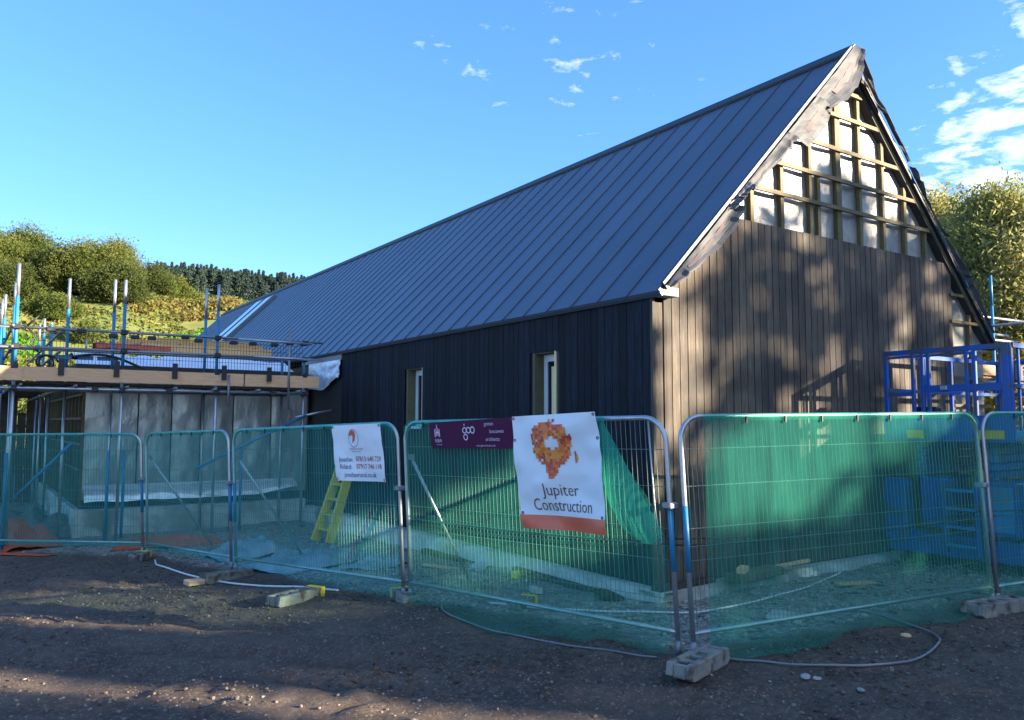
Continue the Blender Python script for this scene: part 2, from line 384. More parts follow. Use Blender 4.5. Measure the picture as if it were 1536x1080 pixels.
# ------------------------------------------------------------------ foliage builders
def leaf_quads(P, size, rng, droop=0.0, aspect=1.0):
    """one small two-triangle leaf spray per point, random tilt"""
    n = len(P); P = np.asarray(P)
    a = rng.normal(size=(n, 3)); a[:, 2] = a[:, 2]*(1-droop) - droop*1.6; a /= np.linalg.norm(a, axis=1)[:, None]
    b = rng.normal(size=(n, 3)); b -= (b*a).sum(1)[:, None]*a; b /= np.linalg.norm(b, axis=1)[:, None]
    s = size*rng.uniform(.6, 1.4, n)[:, None]
    a = a*s*aspect; b = b*s*.6
    V = np.stack([P-a, P+b*.9-a*.1, P+a, P-b*.9+a*.1], 1).reshape(-1, 3)
    return V, n
def quad_mesh(name, V, n, m):
    me = bpy.data.meshes.new(name); me.vertices.add(4*n); me.vertices.foreach_set('co', V.astype(np.float32).ravel())
    me.loops.add(4*n); me.loops.foreach_set('vertex_index', np.arange(4*n, dtype=np.int32))
    me.polygons.add(n); me.polygons.foreach_set('loop_start', np.arange(0, 4*n, 4, dtype=np.int32))
    try: me.polygons.foreach_set('loop_total', np.full(n, 4, dtype=np.int32))
    except Exception: pass
    me.update(calc_edges=True); me.materials.append(m); return me
def clump_points(cl, n, rng, shell=.55):
    """cl: list of (x,y,z,rx,rz); points spread through each clump's volume, denser near its skin"""
    vol = np.array([c[3]**2*c[4] for c in cl])**.75; k = rng.choice(len(cl), n, p=vol/vol.sum()); C = np.array(cl)[k]
    d = rng.normal(size=(n, 3)); d /= np.linalg.norm(d, axis=1)[:, None]
    r = rng.uniform(shell**3, 1, n)**(1/3); r *= 1 + .25*rng.normal(size=n)
    return np.stack([C[:, 0]+d[:, 0]*r*C[:, 3], C[:, 1]+d[:, 1]*r*C[:, 3], C[:, 2]+d[:, 2]*r*C[:, 4]], 1)
def tree(name, loc, h, rad, n, size, m, label, cat, group, seed, crown0=.25, droop=0.0, aspect=1.0, ncl=14, limbs=6, rr=(.28,.5)):
    rng = np.random.default_rng(seed); rg = random.Random(seed)
    t = thing(name, label, cat, loc, rg.uniform(0, 6), group)
    cl = []
    for i in range(ncl):
        f = (i+.5)/ncl; z = h*(crown0 + (1-crown0)*f*.9); w = rad*math.sin(math.pi*min(.93, .22+.72*f))**.7
        a = i*2.4+rg.uniform(-.5, .5); q = rg.uniform(.35, .85)*w; r = rad*rg.uniform(*rr)
        cl.append((math.cos(a)*q, math.sin(a)*q, z, r, r*rg.uniform(.7, 1.0)))
    cl.append((0, 0, h*.9, rad*.35, h*.1))
    tb = MB(); top = h*.72
    tb.tube([(0,0,-.4),(rg.uniform(-.03,.03)*h, rg.uniform(-.03,.03)*h, h*.35),(rg.uniform(-.05,.05)*h, rg.uniform(-.05,.05)*h, top)], [h*.022, h*.016, h*.005], 7)
    for i in range(limbs):
        c = cl[int((i+.5)*len(cl)/limbs)]; z0 = max(.08*h, c[2]-.25*h)
        tb.tube([(0,0,z0), (c[0]*.5, c[1]*.5, z0+(c[2]-z0)*.6), c[:3]], [h*.010, h*.007, h*.003], 5)
    tb.build('trunk', M['bark'], t, True)
    P = clump_points(cl, n, rng); P[:, 2] = np.maximum(P[:, 2], .05)
    V, k = leaf_quads(P, size, rng, droop, aspect)
    link('crown', quad_mesh('crown', V, k, m), t)
    return t

# ------------------------------------------------------------------ barn
EZ, MS, HW, WD, LEN = 3.334, 1.0, 3.589, 7.178, 31.9
RZ = EZ + HW
VY = -.22
barn = thing('barn', 'long black timber barn with steep dark seamed metal roof and unfinished gable', 'barn')
# roof pans: one standing-seam pan each, copied along both slopes
def pan_mesh(w, x0=-.09):
    mb = MB(); x1 = HW-.02; d = .7071
    def P(x, y, n): return (x - HW - n*d, y, EZ + x*MS + n*d)
    y0, y1 = .012, w-.012
    vs = [P(x0,y0,0), P(x1,y0,0), P(x1,y1,0), P(x0,y1,0), P(x0,y0,.02), P(x1,y0,.02), P(x1,y1,.02), P(x0,y1,.02)]
    mb.add(vs, [(3,2,1,0),(4,5,6,7),(0,1,5,4),(1,2,6,5),(2,3,7,6),(3,0,4,7)])
    a, b = -.009, .009
    vs = [P(x0,a,0), P(x1,a,0), P(x1,b,0), P(x0,b,0), P(x0,a,.034), P(x1,a,.034), P(x1,b,.034), P(x0,b,.034)]
    mb.add(vs, [(3,2,1,0),(4,5,6,7),(0,1,5,4),(1,2,6,5),(2,3,7,6),(3,0,4,7)])
    return mb.mesh('roof_panel', M['roof'])
PW = .4985
pm = pan_mesh(PW); pmr = pan_mesh(PW, -.27); VYR = -.10; npan = int((LEN-VY)/PW)
for k in range(npan):
    link('roof_panel', pm, barn, (HW, VY+.02+k*PW, 0))
    o = link('roof_panel', pmr, barn, (HW, VYR+.01+(k+1)*PW, 0)); o.rotation_euler.z = math.pi
YEND = VY+.02+npan*PW
def slab(x0, x1, n0, n1, ya, yb, side):
    d = .7071; q = [(x0, n0), (x1, n0), (x1, n1), (x0, n1)]
    pts = [(x - n*d, EZ + x + n*d) for x, n in q]
    if side: pts = [(WD-x, z) for x, z in pts]
    return MB().prism(pts, 1, ya, yb)
for side in (0, 1):
    slab(.03 if not side else -.20, HW, -.10, -.008, -.10 if not side else -.07, YEND-.03, side).build('roof_deck', M['deck'], barn)
    slab(-.10-.18*side, -.06-.18*side, -.045, .004, VY if not side else VYR, YEND, side).build('eave_flashing', mat('eave_trim', (.10,.115,.14), .4, .4), barn)
    slab(-.04-.18*side, HW-.05, -.03, .066 if not side else .03, (VY if not side else VYR)-.03, (VY if not side else VYR)+.008, side).build('verge_trim', M['roofdark'], barn)
MB().prism([(HW-.20, RZ-.12), (HW, RZ+.055), (HW+.20, RZ-.12), (HW+.19, RZ-.15), (HW, RZ+.03), (HW-.19, RZ-.15)], 1, VY-.02, YEND).build('ridge_cap', M['roofdark'], barn)
# charred boards of the long side
BW = .125
wins = [(1.70, 2.18, 1.62, 2.74), (5.25, 5.81, 1.80, 2.73)]
LB = 8.63
bm_ = {}
def board_mesh(z0, z1, m, ax):
    k = (round(z0, 2), round(z1, 2), m.name, ax)
    if k not in bm_:
        g = .0065 if ax == 'x' else .0035
        b = MB().box((g, -.024, z0), (BW-g, 0, z1)) if ax == 'x' else MB().box((-.024, g, z0), (0, BW-g, z1))
        bm_[k] = b.mesh('wall_board', m)
    return bm_[k]
nb = int(LB/BW)
for k in range(nb):
    y = k*BW; segs = [(.14, 3.235)]
    for (a, b, z0, z1) in wins:
        if y+BW > a+.02 and y < b-.02: segs = [(.14, z0-.02), (z1+.02, 3.235)]
    for z0, z1 in segs:
        o = link('wall_board', board_mesh(z0, z1, M['char'], 'y'), barn, (-.012 + rnd.uniform(-.002, .002), y, 0))
# backing wall behind the boards and inner structure
MB().box((-.010, .02, .10), (.10, LB, 1.60)).box((-.010, .02, 2.76), (.10, LB, 3.10)).box((-.010, .02, 1.60), (.10, 1.69, 2.76)).box((-.010, 2.19, 1.60), (.10, 5.24, 2.76)).box((-.010, 5.82, 1.60), (.10, LB, 2.76)).build('wall_backing', M['black'], barn)
MB().box((.0, LB+.01, .1), (.10, 31.6, 3.08)).build('wall_membrane', M['black'], barn)
MB().prism([(.1, .1), (WD-.1, .1), (WD-.1, 3.2), (HW, RZ-.4), (.1, 3.2)], 1, 31.5, 31.6).build('rear_gable', M['char'], barn)
MB().box((WD-.1, .1, .1), (WD, 31.6, 3.0)).build('wall_membrane', M['black'], barn)
for (a, b, z0, z1) in wins:
    w = thing('x', '', ''); COL.objects.unlink(w); bpy.data.objects.remove(w)
    f = MB()
    d = .12
    f.box((d, a+.03, z0), (d+.05, a+.09, z1)).box((d, b-.10, z0), (d+.05, b-.03, z1)).box((d, a+.09, z1-.09), (d+.05, b-.10, z1-.0)).box((d, a+.09, z0), (d+.05, b-.10, z0+.07))
    fo = f.build('window_frame', M['white'], barn, bevel=.004)
    MB().box((d-.004, a+.215, z0+.075), (d+.016, a+.275, z1-.16)).build('reflection_strip', M['warm'], fo)  # pale strip puts the light reflected in the window into colour
    MB().box((d+.02, a+.085, z0+.065), (d+.03, b-.095, z1-.085)).build('pane', M['glass'], fo)
    MB().box((-.030, b-.030, z0-.02), (d+.06, b+.004, z1+.02)).build('reveal_board', M['mossy'], barn)
    MB().box((-.030, a-.004, z0-.02), (d+.06, a+.025, z1+.02)).build('reveal_board', M['warm'], barn)
    MB().box((-.022, a+.025, z1+.0), (d+.06, b-.030, z1+.018)).build('reveal_board', M['darkwood'], barn)
    MB().box((-.06, a+.025, z0-.045), (d+.02, b-.030, z0-.003)).build('window_sill', M['white'], barn)
# gable boards
BX1, BTOP = 6.225, 4.29
for k in range(50):
    x = k*BW; x1 = min(BX1, x+BW)
    z1 = min(BTOP, EZ + x*MS - .17)
    z0 = .14
    o = link('wall_board', board_mesh(z0, round(z1 + rnd.uniform(-.004, .004), 3), M['board'], 'x'), barn, (x-.012 if k == 0 else x, -.012 + rnd.uniform(-.0025, .0025), 0))
MB().box((.03, -.009, .1), (BX1-.03, .09, 3.0)).prism([(.03, 3.0), (BX1-.03, 3.0), (BX1-.03, 4.2), (1.05, 4.2)], 1, -.009, .09).build('wall_backing', M['black'], barn)
MB().box((-.052, -.052, .14), (-.014, -.014, 3.23)).build('corner_trim', M['board'], barn)
MB().box((-.06, -.20, 3.215), (.20, -.046, 3.31)).build('eave_box', mat('pale_trim', (.20,.205,.20), .8), barn)
# silver membrane over the unboarded part of the gable: one crinkled panel per bay
STUDS = [1.66, 2.24, 2.83, 3.00, 3.45, 3.95, 4.51, 5.06, 5.59, 6.23, 6.80]
ROWS = [4.72, 5.11, 5.53, 6.00, 6.37]
ROWS_LOW = [3.82, 3.41, 2.99, 2.55, 2.13, 1.7, 1.27, .85, .45]
ed = [.9] + [1.66, 2.24, 2.83, 3.45, 3.95, 4.51, 5.06, 5.59, 6.23, 6.80, 7.26]
def roofz(x): return EZ + (x if x < HW else WD-x) - .15
for i in range(len(ed)-1):
    a, b = ed[i], ed[i+1]; zlo = 4.10 if b <= 6.24 else .15
    n = 8; nv = 26
    def fn(u, v, a=a, b=b, zlo=zlo):
        x = a+(b-a)*u; zt = max(zlo+.02, roofz(x)); z = zlo+(zt-zlo)*v
        bulge = .014*nz(x*3.1, z*2.3, 4)+.014*abs(nz(x*8+z*5, z*6-x*3, 8)) + .012*math.sin(u*math.pi)
        return (x, .030 + bulge, z)
    MB().grid(fn, n, nv).build('membrane_panel', M['foil'], barn, True)
for x in STUDS:
    zb = 4.16 if x < BX1-.02 else .14
    zt = roofz(x)-.01
    w = .11 if abs(x-3.45) < .01 else .060
    if abs(x-3.00) < .01: zt = 5.11
    MB().box((x-w/2, -.030, zb), (x+w/2, .020, zt)).build('stud', M['batten'], barn)
for z in ROWS:
    xa, xb = z-EZ+.16, WD-(z-EZ)-.11
    MB().box((xa, -.066, z-.026), (xb, -.032, z+.026)).build('batten', M['batten'], barn)
for z in ROWS_LOW:
    xb = min(WD+.10, WD-(z-EZ)-.10)
    MB().box((BX1-.04, -.066, z-.022), (xb, -.032, z+.022)).build('batten', M['batten'], barn)
MB().box((BX1-.06, -.066, BTOP-.03), (6.42, -.032, BTOP+.012)).build('batten', M['batten'], barn)
for x0, x1, z0, z1 in ((4.15, 6.95, 6.10, 3.45),):
    MB().bar((4.20, -.05, 6.24), (7.15, -.05, 3.29), .045, .05, (0,1,0)).build('batten', M['batten'], barn)
# torn underlay flaps along the verge
def flap(top, free, mtl, nv=8, seed=0, stripe=False, y=-.26):
    nu = 14
    def lerp(pl, t):
        t *= len(pl)-1; i = min(int(t), len(pl)-2); f = t-i
        return pl[i][0]*(1-f)+pl[i+1][0]*f, pl[i][1]*(1-f)+pl[i+1][1]*f
    def fn(u, v):
        a = lerp(top, u); b = lerp(free, u); x = a[0]+(b[0]-a[0])*v; z = a[1]+(b[1]-a[1])*v
        yy = y - .09*v*(.6+1.0*nz(u*2.2+seed, v*1.5, seed)) - .03*abs(nz(x*6, z*6, seed))
        return (x + .05*v*nz(u*11, seed, 1), yy, z + .05*v*nz(u*11, seed, 2))
    o = MB().grid(fn, nu, nv).build('underlay_flap', mtl, barn, False)
    sm = o.modifiers.new('thick', 'SOLIDIFY'); sm.thickness = .004
    if stripe:
        MB().grid(lambda u, v: (lambda q: (q[0], q[1]-.008, q[2]))(fn(.25+.5*u, .35+.22*v)), 10, 2).build('printed_band', M['red_print'], o, True)
flap([(2.64, 6.00), (3.10, 6.46), (3.56, 6.94)], [(2.82, 5.86), (3.12, 6.02), (3.46, 6.32), (3.62, 6.58), (3.64, 6.86)], M['flap'], seed=1, stripe=True)
flap([(2.05, 5.41), (2.66, 6.02)], [(2.36, 5.28), (2.58, 5.44), (2.86, 5.68), (2.90, 5.88)], M['flap'], seed=2, stripe=True, y=-.275)
flap([(1.30, 4.66), (2.06, 5.42)], [(1.38, 4.56), (1.60, 4.80), (1.96, 5.12), (2.18, 5.36)], M['flap'], seed=3, y=-.262)
flap([(.92, 4.28), (1.32, 4.68)], [(.98, 4.27), (1.13, 4.44), (1.36, 4.62)], M['flap'], seed=5)
flap([(-.06, 3.30), (.50, 3.86), (1.02, 4.38)], [(-.02, 3.29), (.24, 3.47), (.60, 3.72), (.96, 4.06), (1.10, 4.32)], M['flap'], seed=4, stripe=True, y=-.27)
M['flapdark'] = mat('dark_underlay', (.045,.046,.05), .7, 0, c2=(.07,.072,.076), scale=3)
flap([(3.66, 6.93), (4.1, 6.48), (4.96, 5.62)], [(3.76, 6.90), (4.10, 6.52), (4.32, 6.32), (4.70, 5.92), (5.00, 5.64)], M['flapdark'], seed=6, y=-.135)
flap([(4.98, 5.58), (5.5, 5.06), (5.9, 4.66)], [(5.06, 5.54), (5.36, 5.22), (5.58, 5.00), (5.95, 4.64)], M['flapdark'], seed=7, y=-.135)
flap([(5.9, 4.64), (6.5, 4.06), (7.25, 3.28)], [(5.96, 4.62), (6.40, 4.20), (6.66, 3.94), (7.26, 3.29)], M['flap'], seed=8, y=-.135)
flap([(3.80, 6.72), (4.30, 6.24)], [(3.86, 6.58), (4.05, 6.40), (4.34, 6.18)], M['flap'], seed=9, y=-.135)
# plinth
def ledge(u, v):
    y = 10.25*v - .30*(1-v); x = -.26-.05*nz(y*2.1, 3)-.03*nz(y*7, 5) + (.30+.0)*u
    return (x, y, (.125 if u > .25 else .085+.05*nz(y*3, 9)) if u > .05 else -.35)
lg = MB().grid(ledge, 10, 120)
def ledge2(u, v):
    x = -.22 + (WD+.3)*u; y = -.30-.05*nz(x*2.1, 13)-.03*nz(x*7, 15) + .33*v
    return (x, y, (.121 if v > .25 else .085+.05*nz(x*3, 19)) if v > .05 else -.35)
lg.grid(ledge2, 120, 10); lg.build('plinth', M['concrete'], barn, True)
# foil skirt, pale wallplate and dark recess near the lean-to
MB().box((-.05, LB+.02, 3.10), (-.005, 10.9, 3.22)).build('wall_plate', mat('grey_plate', (.33,.30,.27), .8), barn)
def fo(u, v):
    y = 8.66+1.75*u; z = 3.10-(.36+.20*ss(0, .5, u)-.02*math.sin(u*9))*v
    return (-.06-.05*v*(.6+nz(u*4, v*3, 2))-.03*nz(u*9, v*7, 1), y, z)
MB().grid(fo, 18, 10).build('foil_skirt', M['silver'], barn, True)
# rooflights
for ya in (22.75, 23.95):
    fr = slab(1.15, 3.15, .02, .13, ya, ya+.85, 0).build('rooflight', mat('grey_kerb', (.12,.14,.16), .5), barn)
    slab(1.23, 3.07, .131, .137, ya+.07, ya+.78, 0).build('pane', M['skyglass'], fr)

# ------------------------------------------------------------------ lean-to wing with wrapped walls
wing = thing('wing_building', 'low unfinished flat-roofed wing wrapped in grey membrane beside the long barn', 'building', (0,0,0))
WX, WY = -4.31, 10.45
seams = [WX, -3.40, -2.80, -2.25, -1.62, -.85, -.06]
for i in range(len(seams)-1):
    a, b = seams[i]+.006, seams[i+1]-.006
    def fn(u, v, a=a, b=b):
        x = a+(b-a)*u; z = .42+2.33*v
        return (x, WY-.02*math.sin(u*math.pi)+.024*nz(x*5, z*2.2, 3)+.022*abs(nz(x*6+z*5, z*7-x*3, 7)), z)
    MB().grid(fn, 10, 26).build('membrane_panel', M['membrane'], wing, True)
    MB().box((b-.004, WY-.02, .42), (b+.016, WY-.004, 2.75)).build('seam_batten', M['darkwood'], wing)
MB().box((WX+.02, WY+.03, -.2), (-.02, WY+.15, 2.75)).build('wall_core', M['black'], wing)
MB().box((WX-.14, WY-.18, -.5), (.0-.11, WY+.02, .26)).build('plinth', M['concrete'], wing, bevel=.015)
MB().box((WX-.14, WY+.02, -.5), (WX+.0, 19, .26)).build('plinth', M['concrete'], wing, bevel=.015)
def sk(u, v):
    x = WX+.02+3.95*u; top = .66+.02*math.sin(u*7); lo = .46+.13*ss(.75, 1, u)+.03*nz(u*9, 1)
    return (x, WY-.06-.09*math.sin(v*math.pi)*(.5+.6*nz(u*6, v, 3))-.24*v, top+(lo-.06-top)*v)
MB().grid(sk, 40, 8).build('foil_skirt', M['silver'], wing, True)
MB().box((WX+.02, WY-.045, .655), (-.35, WY-.032, .69)).build('skirt_rail', M['white'], wing)
# open framed side
for k in range(13):
    y = 10.5+k*.62
    MB().box((WX-.03, y, .26), (WX+.07, y+.06, 2.72)).build('stud', M['mossy'] if k % 3 else M['batten'], wing)
for z in (.95, 1.42, 1.9, 2.35):
    MB().box((WX-.055, 10.5, z), (WX-.032, 18.5, z+.045)).build('batten', M['mossy'], wing)
MB().box((WX+.075, WY+.16, .0), (WX+.13, 18.6, 2.72)).build('wall_core', M['darkwood'], wing)
MB().box((WX, 18.6, .0), (0, 18.7, 2.72)).build('rear_wall', M['darkwood'], wing)
MB().box((WX-.2, WY-.2, 2.76), (-.15, 18.8, 2.92)).build('roof', M['deck'], wing)
def rs(u, v):
    x = WX-.15+4.2*u; y = WY+.10+2.4*v; return (x, y-.06*nz(x*3, v*4, 1), 2.93+(.30+.10*nz(x*1.1, 2, 2)+.05*nz(x*4, 1, 5))*ss(0, .45, v)+.04*nz(x*3, y*4, 5)*v)
MB().grid(rs, 30, 30).build('roof_sheet', M['sheet'], wing, True)
for (x0, x1, y, z) in ((-3.0, -.10, 12.9, 3.38), (-3.3, -.10, 13.6, 3.52), (-2.4, -.10, 14.3, 3.66)):
    MB().box((x0, y, z), (x1, y+.05, z+.22)).build('parapet_board', M['orangewood'], wing)
for x in (-3.0, -2.2, -1.3, -.5): MB().box((x, 12.96, 2.93), (x+.06, 13.02, 3.62)).build('parapet_post', M['darkwood'], wing)

hd = thing('dark_screen', 'added dark hoarding behind the scaffold left of the wing', 'screen', (-9, 18.6, 0))  # added dark boards stand for the darkness under the scaffold deck
for k in range(24):
    MB().box((k*.2, 0, -.3), (k*.2+.19, .03, 2.25+.12*nz(k*.7, 3)+(.3 if k % 5 else -.15))).build('board', M['darkwood'], hd)
for z in (.5, 1.7): MB().box((0, .032, z), (4.8, .09, z+.09)).build('rail', M['mossy'], hd)
for k in range(5): MB().box((k*1.15, .092, -.4), (k*1.15+.1, .19, 2.4)).build('post', M['mossy'], hd)

# ------------------------------------------------------------------ scaffold round the wing
def tubeobj(name, p, q, r, m, parent): return MB().tube([p, q], r, 8).build(name, m, parent, True)
sc = thing('scaffold', 'tube scaffold with plank toe boards and guard rails round the flat-roofed wing', 'scaffold')
SY, IY = 9.3, 10.18
g0 = -.3
tops = {-5.5: 4.50, -3.87: 4.39, -2.26: 4.47, -.57: 3.15}
def standard(x, y, top, blue=(2.75, 3.95), low=None):
    o = tubeobj('standard', (x, y, g0), (x, y, blue[0]), .027, M['galv'], sc)
    if top > blue[0]:
        bl = min(top, blue[1])
        MB().tube([(x, y, blue[0]), (x, y, bl)], .0285, 8).build('sky_tint', M['bluetube'], o, True)  # blue skin stands for sky reflected in the shaded galvanised tube
        if top > bl: MB().tube([(x, y, bl), (x, y, top)], .027, 8).build('upper_tube', M['galv'], o, True)
    MB().box((x-.09, y-.09, g0), (x+.09, y+.09, g0+.02)).build('base_plate', M['galv2'], o)
for x, t in tops.items(): standard(x, SY, t)
for x, t in ((-5.5, 4.3), (-4.67, 4.46), (-3.92, 4.52), (-2.275, 4.51), (-.72, 3.2)): standard(x, IY, t, (2.6, 3.9))
# low blue sections by the ground, tinted for sky reflected in shade
for x, y in ((-5.55, SY-.07), (-4.05, SY-.05), (-3.75, SY+.25), (-1.95, SY-.05), (-1.7, SY+.2)):
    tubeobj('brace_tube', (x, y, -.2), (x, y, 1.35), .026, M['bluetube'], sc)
for x, y, t in ((-5.6, 11.8, 4.3), (-5.6, 13.4, 4.4), (-5.65, 15.0, 4.4), (-5.6, 16.7, 4.5), (-4.75, 12.6, 3.9), (-4.75, 14.6, 4.2), (-4.7, 16.8, 4.3), (-3.4, 19.2, 4.2), (-1.9, 19.2, 4.3), (-5.6, 18.6, 4.7)):
    standard(x, y, t, (2.4, 3.85))
def rail(p, q, m='galv2', r=.024): return tubeobj('ledger', p, q, r, M[m], sc)
rail((-5.75, SY-.05, 3.43), (-.2, SY-.05, 3.46)); rail((-5.75, SY-.05, 3.10), (-.45, SY-.05, 3.12))
rail((-1.9, SY-.11, 3.44), (-.45, SY-.11, 3.42), 'galv'); rail((-7.5, SY-.06, 2.415), (-.5, SY-.06, 2.425), 'galv')
rail((-5.7, IY+.05, 2.42), (-.6, IY+.05, 2.42)); rail((-5.7, IY+.05, 3.15), (-.6, IY+.05, 3.15)); rail((-1.6, SY-.12, 3.12), (-.2, SY-.12, 3.10), 'galv')
rail((-7.2, SY-.05, 3.43), (-5.6, SY-.05, 3.43)); rail((-7.2, SY-.05, 3.1), (-5.6, SY-.05, 3.1))
for z in (2.42, 3.1, 3.45): rail((-5.55, 9.2, z), (-5.55, 19.4, z)); rail((-4.8, 9.9, z), (-4.8, 19.4, z))
for x in (-5.4, -4.6, -3.8, -3.0, -2.3, -1.5, -.7): rail((x, SY-.2, 2.47), (x, IY+.15, 2.47))
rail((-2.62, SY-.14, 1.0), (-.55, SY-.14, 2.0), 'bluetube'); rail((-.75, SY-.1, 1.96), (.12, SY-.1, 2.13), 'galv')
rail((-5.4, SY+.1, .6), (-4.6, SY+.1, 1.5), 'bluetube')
rail((-2.05, SY-.09, 2.15), (-2.05, SY-.09, 2.75), 'galv2'); rail((-.9, SY-.09, 2.1), (-.9, SY-.09, 3.7), 'galv2')
# deck and toe boards
for k in range(4):
    for xa, xb in ((-7.6, -3.9), (-3.88, -.45)):
        MB().box((xa, SY+.02+k*.22, 2.50), (xb, SY+.02+k*.22+.212, 2.538)).build('deck_plank', M['darkwood'], sc)
for k in range(4): MB().box((-5.5+k*.2, 10.25, 2.50), (-5.5+k*.2+.192, 19.3, 2.538)).build('deck_plank', M['darkwood'], sc)
for xa, xb, y in ((-7.6, -5.34, -.04), (-5.37, -2.94, -.075), (-2.96, -1.75, -.04), (-1.77, -.92, -.04), (-.94, -.28, -.045)):
    MB().box((xa, SY+y-.038, 2.545), (xb, SY+y, 2.775)).build('toe_board', M['plank'], sc)
MB().box((-5.64, 9.4, 2.545), (-5.60, 19.2, 2.775)).build('toe_board', M['plank'], sc)
gm = MB()
x = -5.35
while x < -.6:
    if int((x+5.35)/1.25) != 9: gm.box((x, SY-.022, 2.72), (x+.006, SY-.016, 3.36))
    x += .055
for z in (2.80, 2.98, 3.22, 3.36): gm.box((-5.36, SY-.016, z), (-.6, SY-.010, z+.007))
gm.build('guard_mesh', M['coupler'], sc, kind='stuff')
for x in (-4.83, -3.98, -3.02, -2.15, -1.3): MB().box((x-.045, SY-.14, 2.64), (x+.045, SY-.12, 2.92)).build('guard_clip', M['coupler'], sc)
for x in (-5.0, -4.55, -4.05, -3.7, -3.42, -2.85, -2.62, -1.98, -1.62, -1.2, -.9, -.62):
    z = rnd.choice((3.43, 3.38)); MB().box((x-.07, SY-.12, z-.05), (x+.07, SY-.03, z+.02)).build('coupler', M['coupler'], sc, bevel=.012)
for x in (-5.5, -3.87, -2.26, -.57):
    for z in (2.42, 2.78, 3.11, 3.44): MB().box((x-.055, SY-.085, z-.045), (x+.055, SY+.035, z+.045)).build('coupler', M['coupler'], sc, bevel=.012)
for x in (-4.3, -3.1, -1.2): MB().box((x-.05, SY-.11, 2.37), (x+.05, SY-.02, 2.47)).build('coupler', M['coupler'], sc, bevel=.012)
for x in (-4.85, -4.6, -4.2):
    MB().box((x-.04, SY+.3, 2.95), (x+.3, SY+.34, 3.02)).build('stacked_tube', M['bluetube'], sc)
# loose cable coil hanging at the scaffold corner
coil = MB()
coil.tube([(-5.05+.17*math.cos(a*.42)*(1-.02*a), SY-.1+.01*a, 2.86+.12*math.sin(a*.42)) for a in range(0, 32)], .016, 6)
coil.tube([(-5.35, SY-.1, 3.45), (-5.25, SY-.11, 3.56), (-5.18, SY-.1, 3.64)], .02, 6)
coil.tube([(-5.35, SY-.1, 3.42), (-5.22, SY-.12, 3.3), (-5.3, SY-.12, 3.15), (-5.15, SY-.12, 3.0)], .012, 6)
tag(coil.build('cable_coil', M['black'], None, True), 'black cable coiled on the guard rail at the left scaffold corner', 'cable')
hs = MB(); hs.tube([(-4.6+.1*k, SY+.25, 3.0+.10*math.sin(k*.32)-.012*k) for k in range(0, 14)], .025, 6)
tag(hs.build('hose', M['black'], None, True), 'black hose draped over the scaffold deck before the white roof sheet', 'hose')
# stacks on the wing roof
for x0, x1, y, z, c in ((-3.9, -2.4, 13.1, 3.50, 'red'),):
    b = MB(); 
    def tb(u, v): return (x0+(x1-x0)*u, y+.3*math.cos(v*math.pi)+.05*nz(u*6, v*3), z-.05+.13*math.sin(v*math.pi)+.04*nz(u*8, v*2, 4))
    b.grid(tb, 20, 8); tag(b.build('barrier_roll', M[c], None, True), 'red orange plastic barrier roll lying on the wing roof', 'barrier roll')
tag(MB().box((-1.73, 14.0, 2.9), (-1.66, 14.07, 4.05)).build('marker_post', M['yellow']), 'thin yellow post standing on the wing roof', 'post')

# ------------------------------------------------------------------ fence panels, netting
def panel_frame(P0, P1, z0, z1, top0, top1):
    """local frame: u along the panel, z up, n towards the camera side"""
    A = Vector((P0[0], P0[1], z0)); B = Vector((P1[0], P1[1], z1)); d = B-A; L = Vector((d.x, d.y, 0)).length
    e = Vector((d.x, d.y, 0)).normalized(); n = e.cross(Vector((0,0,1)))
    if (CAM-A).dot(n) < 0: n = -n
    lean = 1.0
    def P(u, h, o=0.0):
        """u in metres, h 0..1 of height, o out towards the road"""
        t = u/L; g = z0+(z1-z0)*t; T = top0+(top1-top0)*t
        return Vector((A.x-.0745*lean*h, A.y+.0507*lean*h, 0)) + e*u + n*o + Vector((0, 0, g+(T-g)*h))
    return P, L, e, n
def fence_panel(P0, P1, z0, z1, top0, top1, label, wires=True):
    P, L, e, n = panel_frame(P0, P1, z0, z1, top0, top1)
    t = thing('mesh_fence', label, 'fence', tuple(P(L/2, 0)), 0, 'mesh fence panels along the site edge')
    org = P(L/2, 0)
    def Q(u, h, o=0.0): return P(u, h, o)-org
    r = .021; rc = .20; H = (top0-z0+top1-z1)/2; rh = rc/H
    arcL = [(rc-rc*math.cos(a), 1-rh+rh*math.sin(a)) for a in [i*math.pi/16 for i in range(9)]]
    ptsL = [(0, -.02), (0, .5)] + arcL; ptsR = [(L-u, h) for u, h in ptsL][::-1]
    MB().tube([Q(u, h) for u, h in ptsL+ptsR], r, 9).build('frame', M['galv'], t, True)
    MB().tube([Q(0, .085), Q(L, .085)], .019, 8).build('bottom_rail', M['galv'], t, True)
    wm = MB(); k = int(L/.048)
    for i in range(1, k):
        u = L*i/k; hh = 1.0 if rc < u < L-rc else 1-rh+rh*math.sqrt(max(0, 1-((rc-min(u, L-u))/rc)**2))
        p, q = Q(u, .085, .005), Q(u, hh, .005); b = .0022; s = e*b; o2 = n*b
        wm.add([p-s-o2, p+s-o2, p+o2, q-s-o2, q+s-o2, q+o2], [(0,1,4,3),(1,2,5,4),(2,0,3,5)])
    for h in (.22, .385, .445, .52, .70, .86):
        wm.tube([Q(.01, h, -.003), Q(L-.01, h, -.003)], .0028, 4, False)
    wm.build('wire_mesh', M['wire'], t, kind='stuff')
    MB().box(tuple(Q(L, .62)-Vector((.05,.05,.025))), tuple(Q(L, .62)+Vector((.05,.05,.025)))).build('coupler', M['galv2'], t, bevel=.01)
    for u in (0, L):
        MB().tube([Q(u, .0)+Vector((0,0,-.03)), Q(u, .05)], .024, 8).build('spigot', M['galv2'], t, True)
    return t, P, L
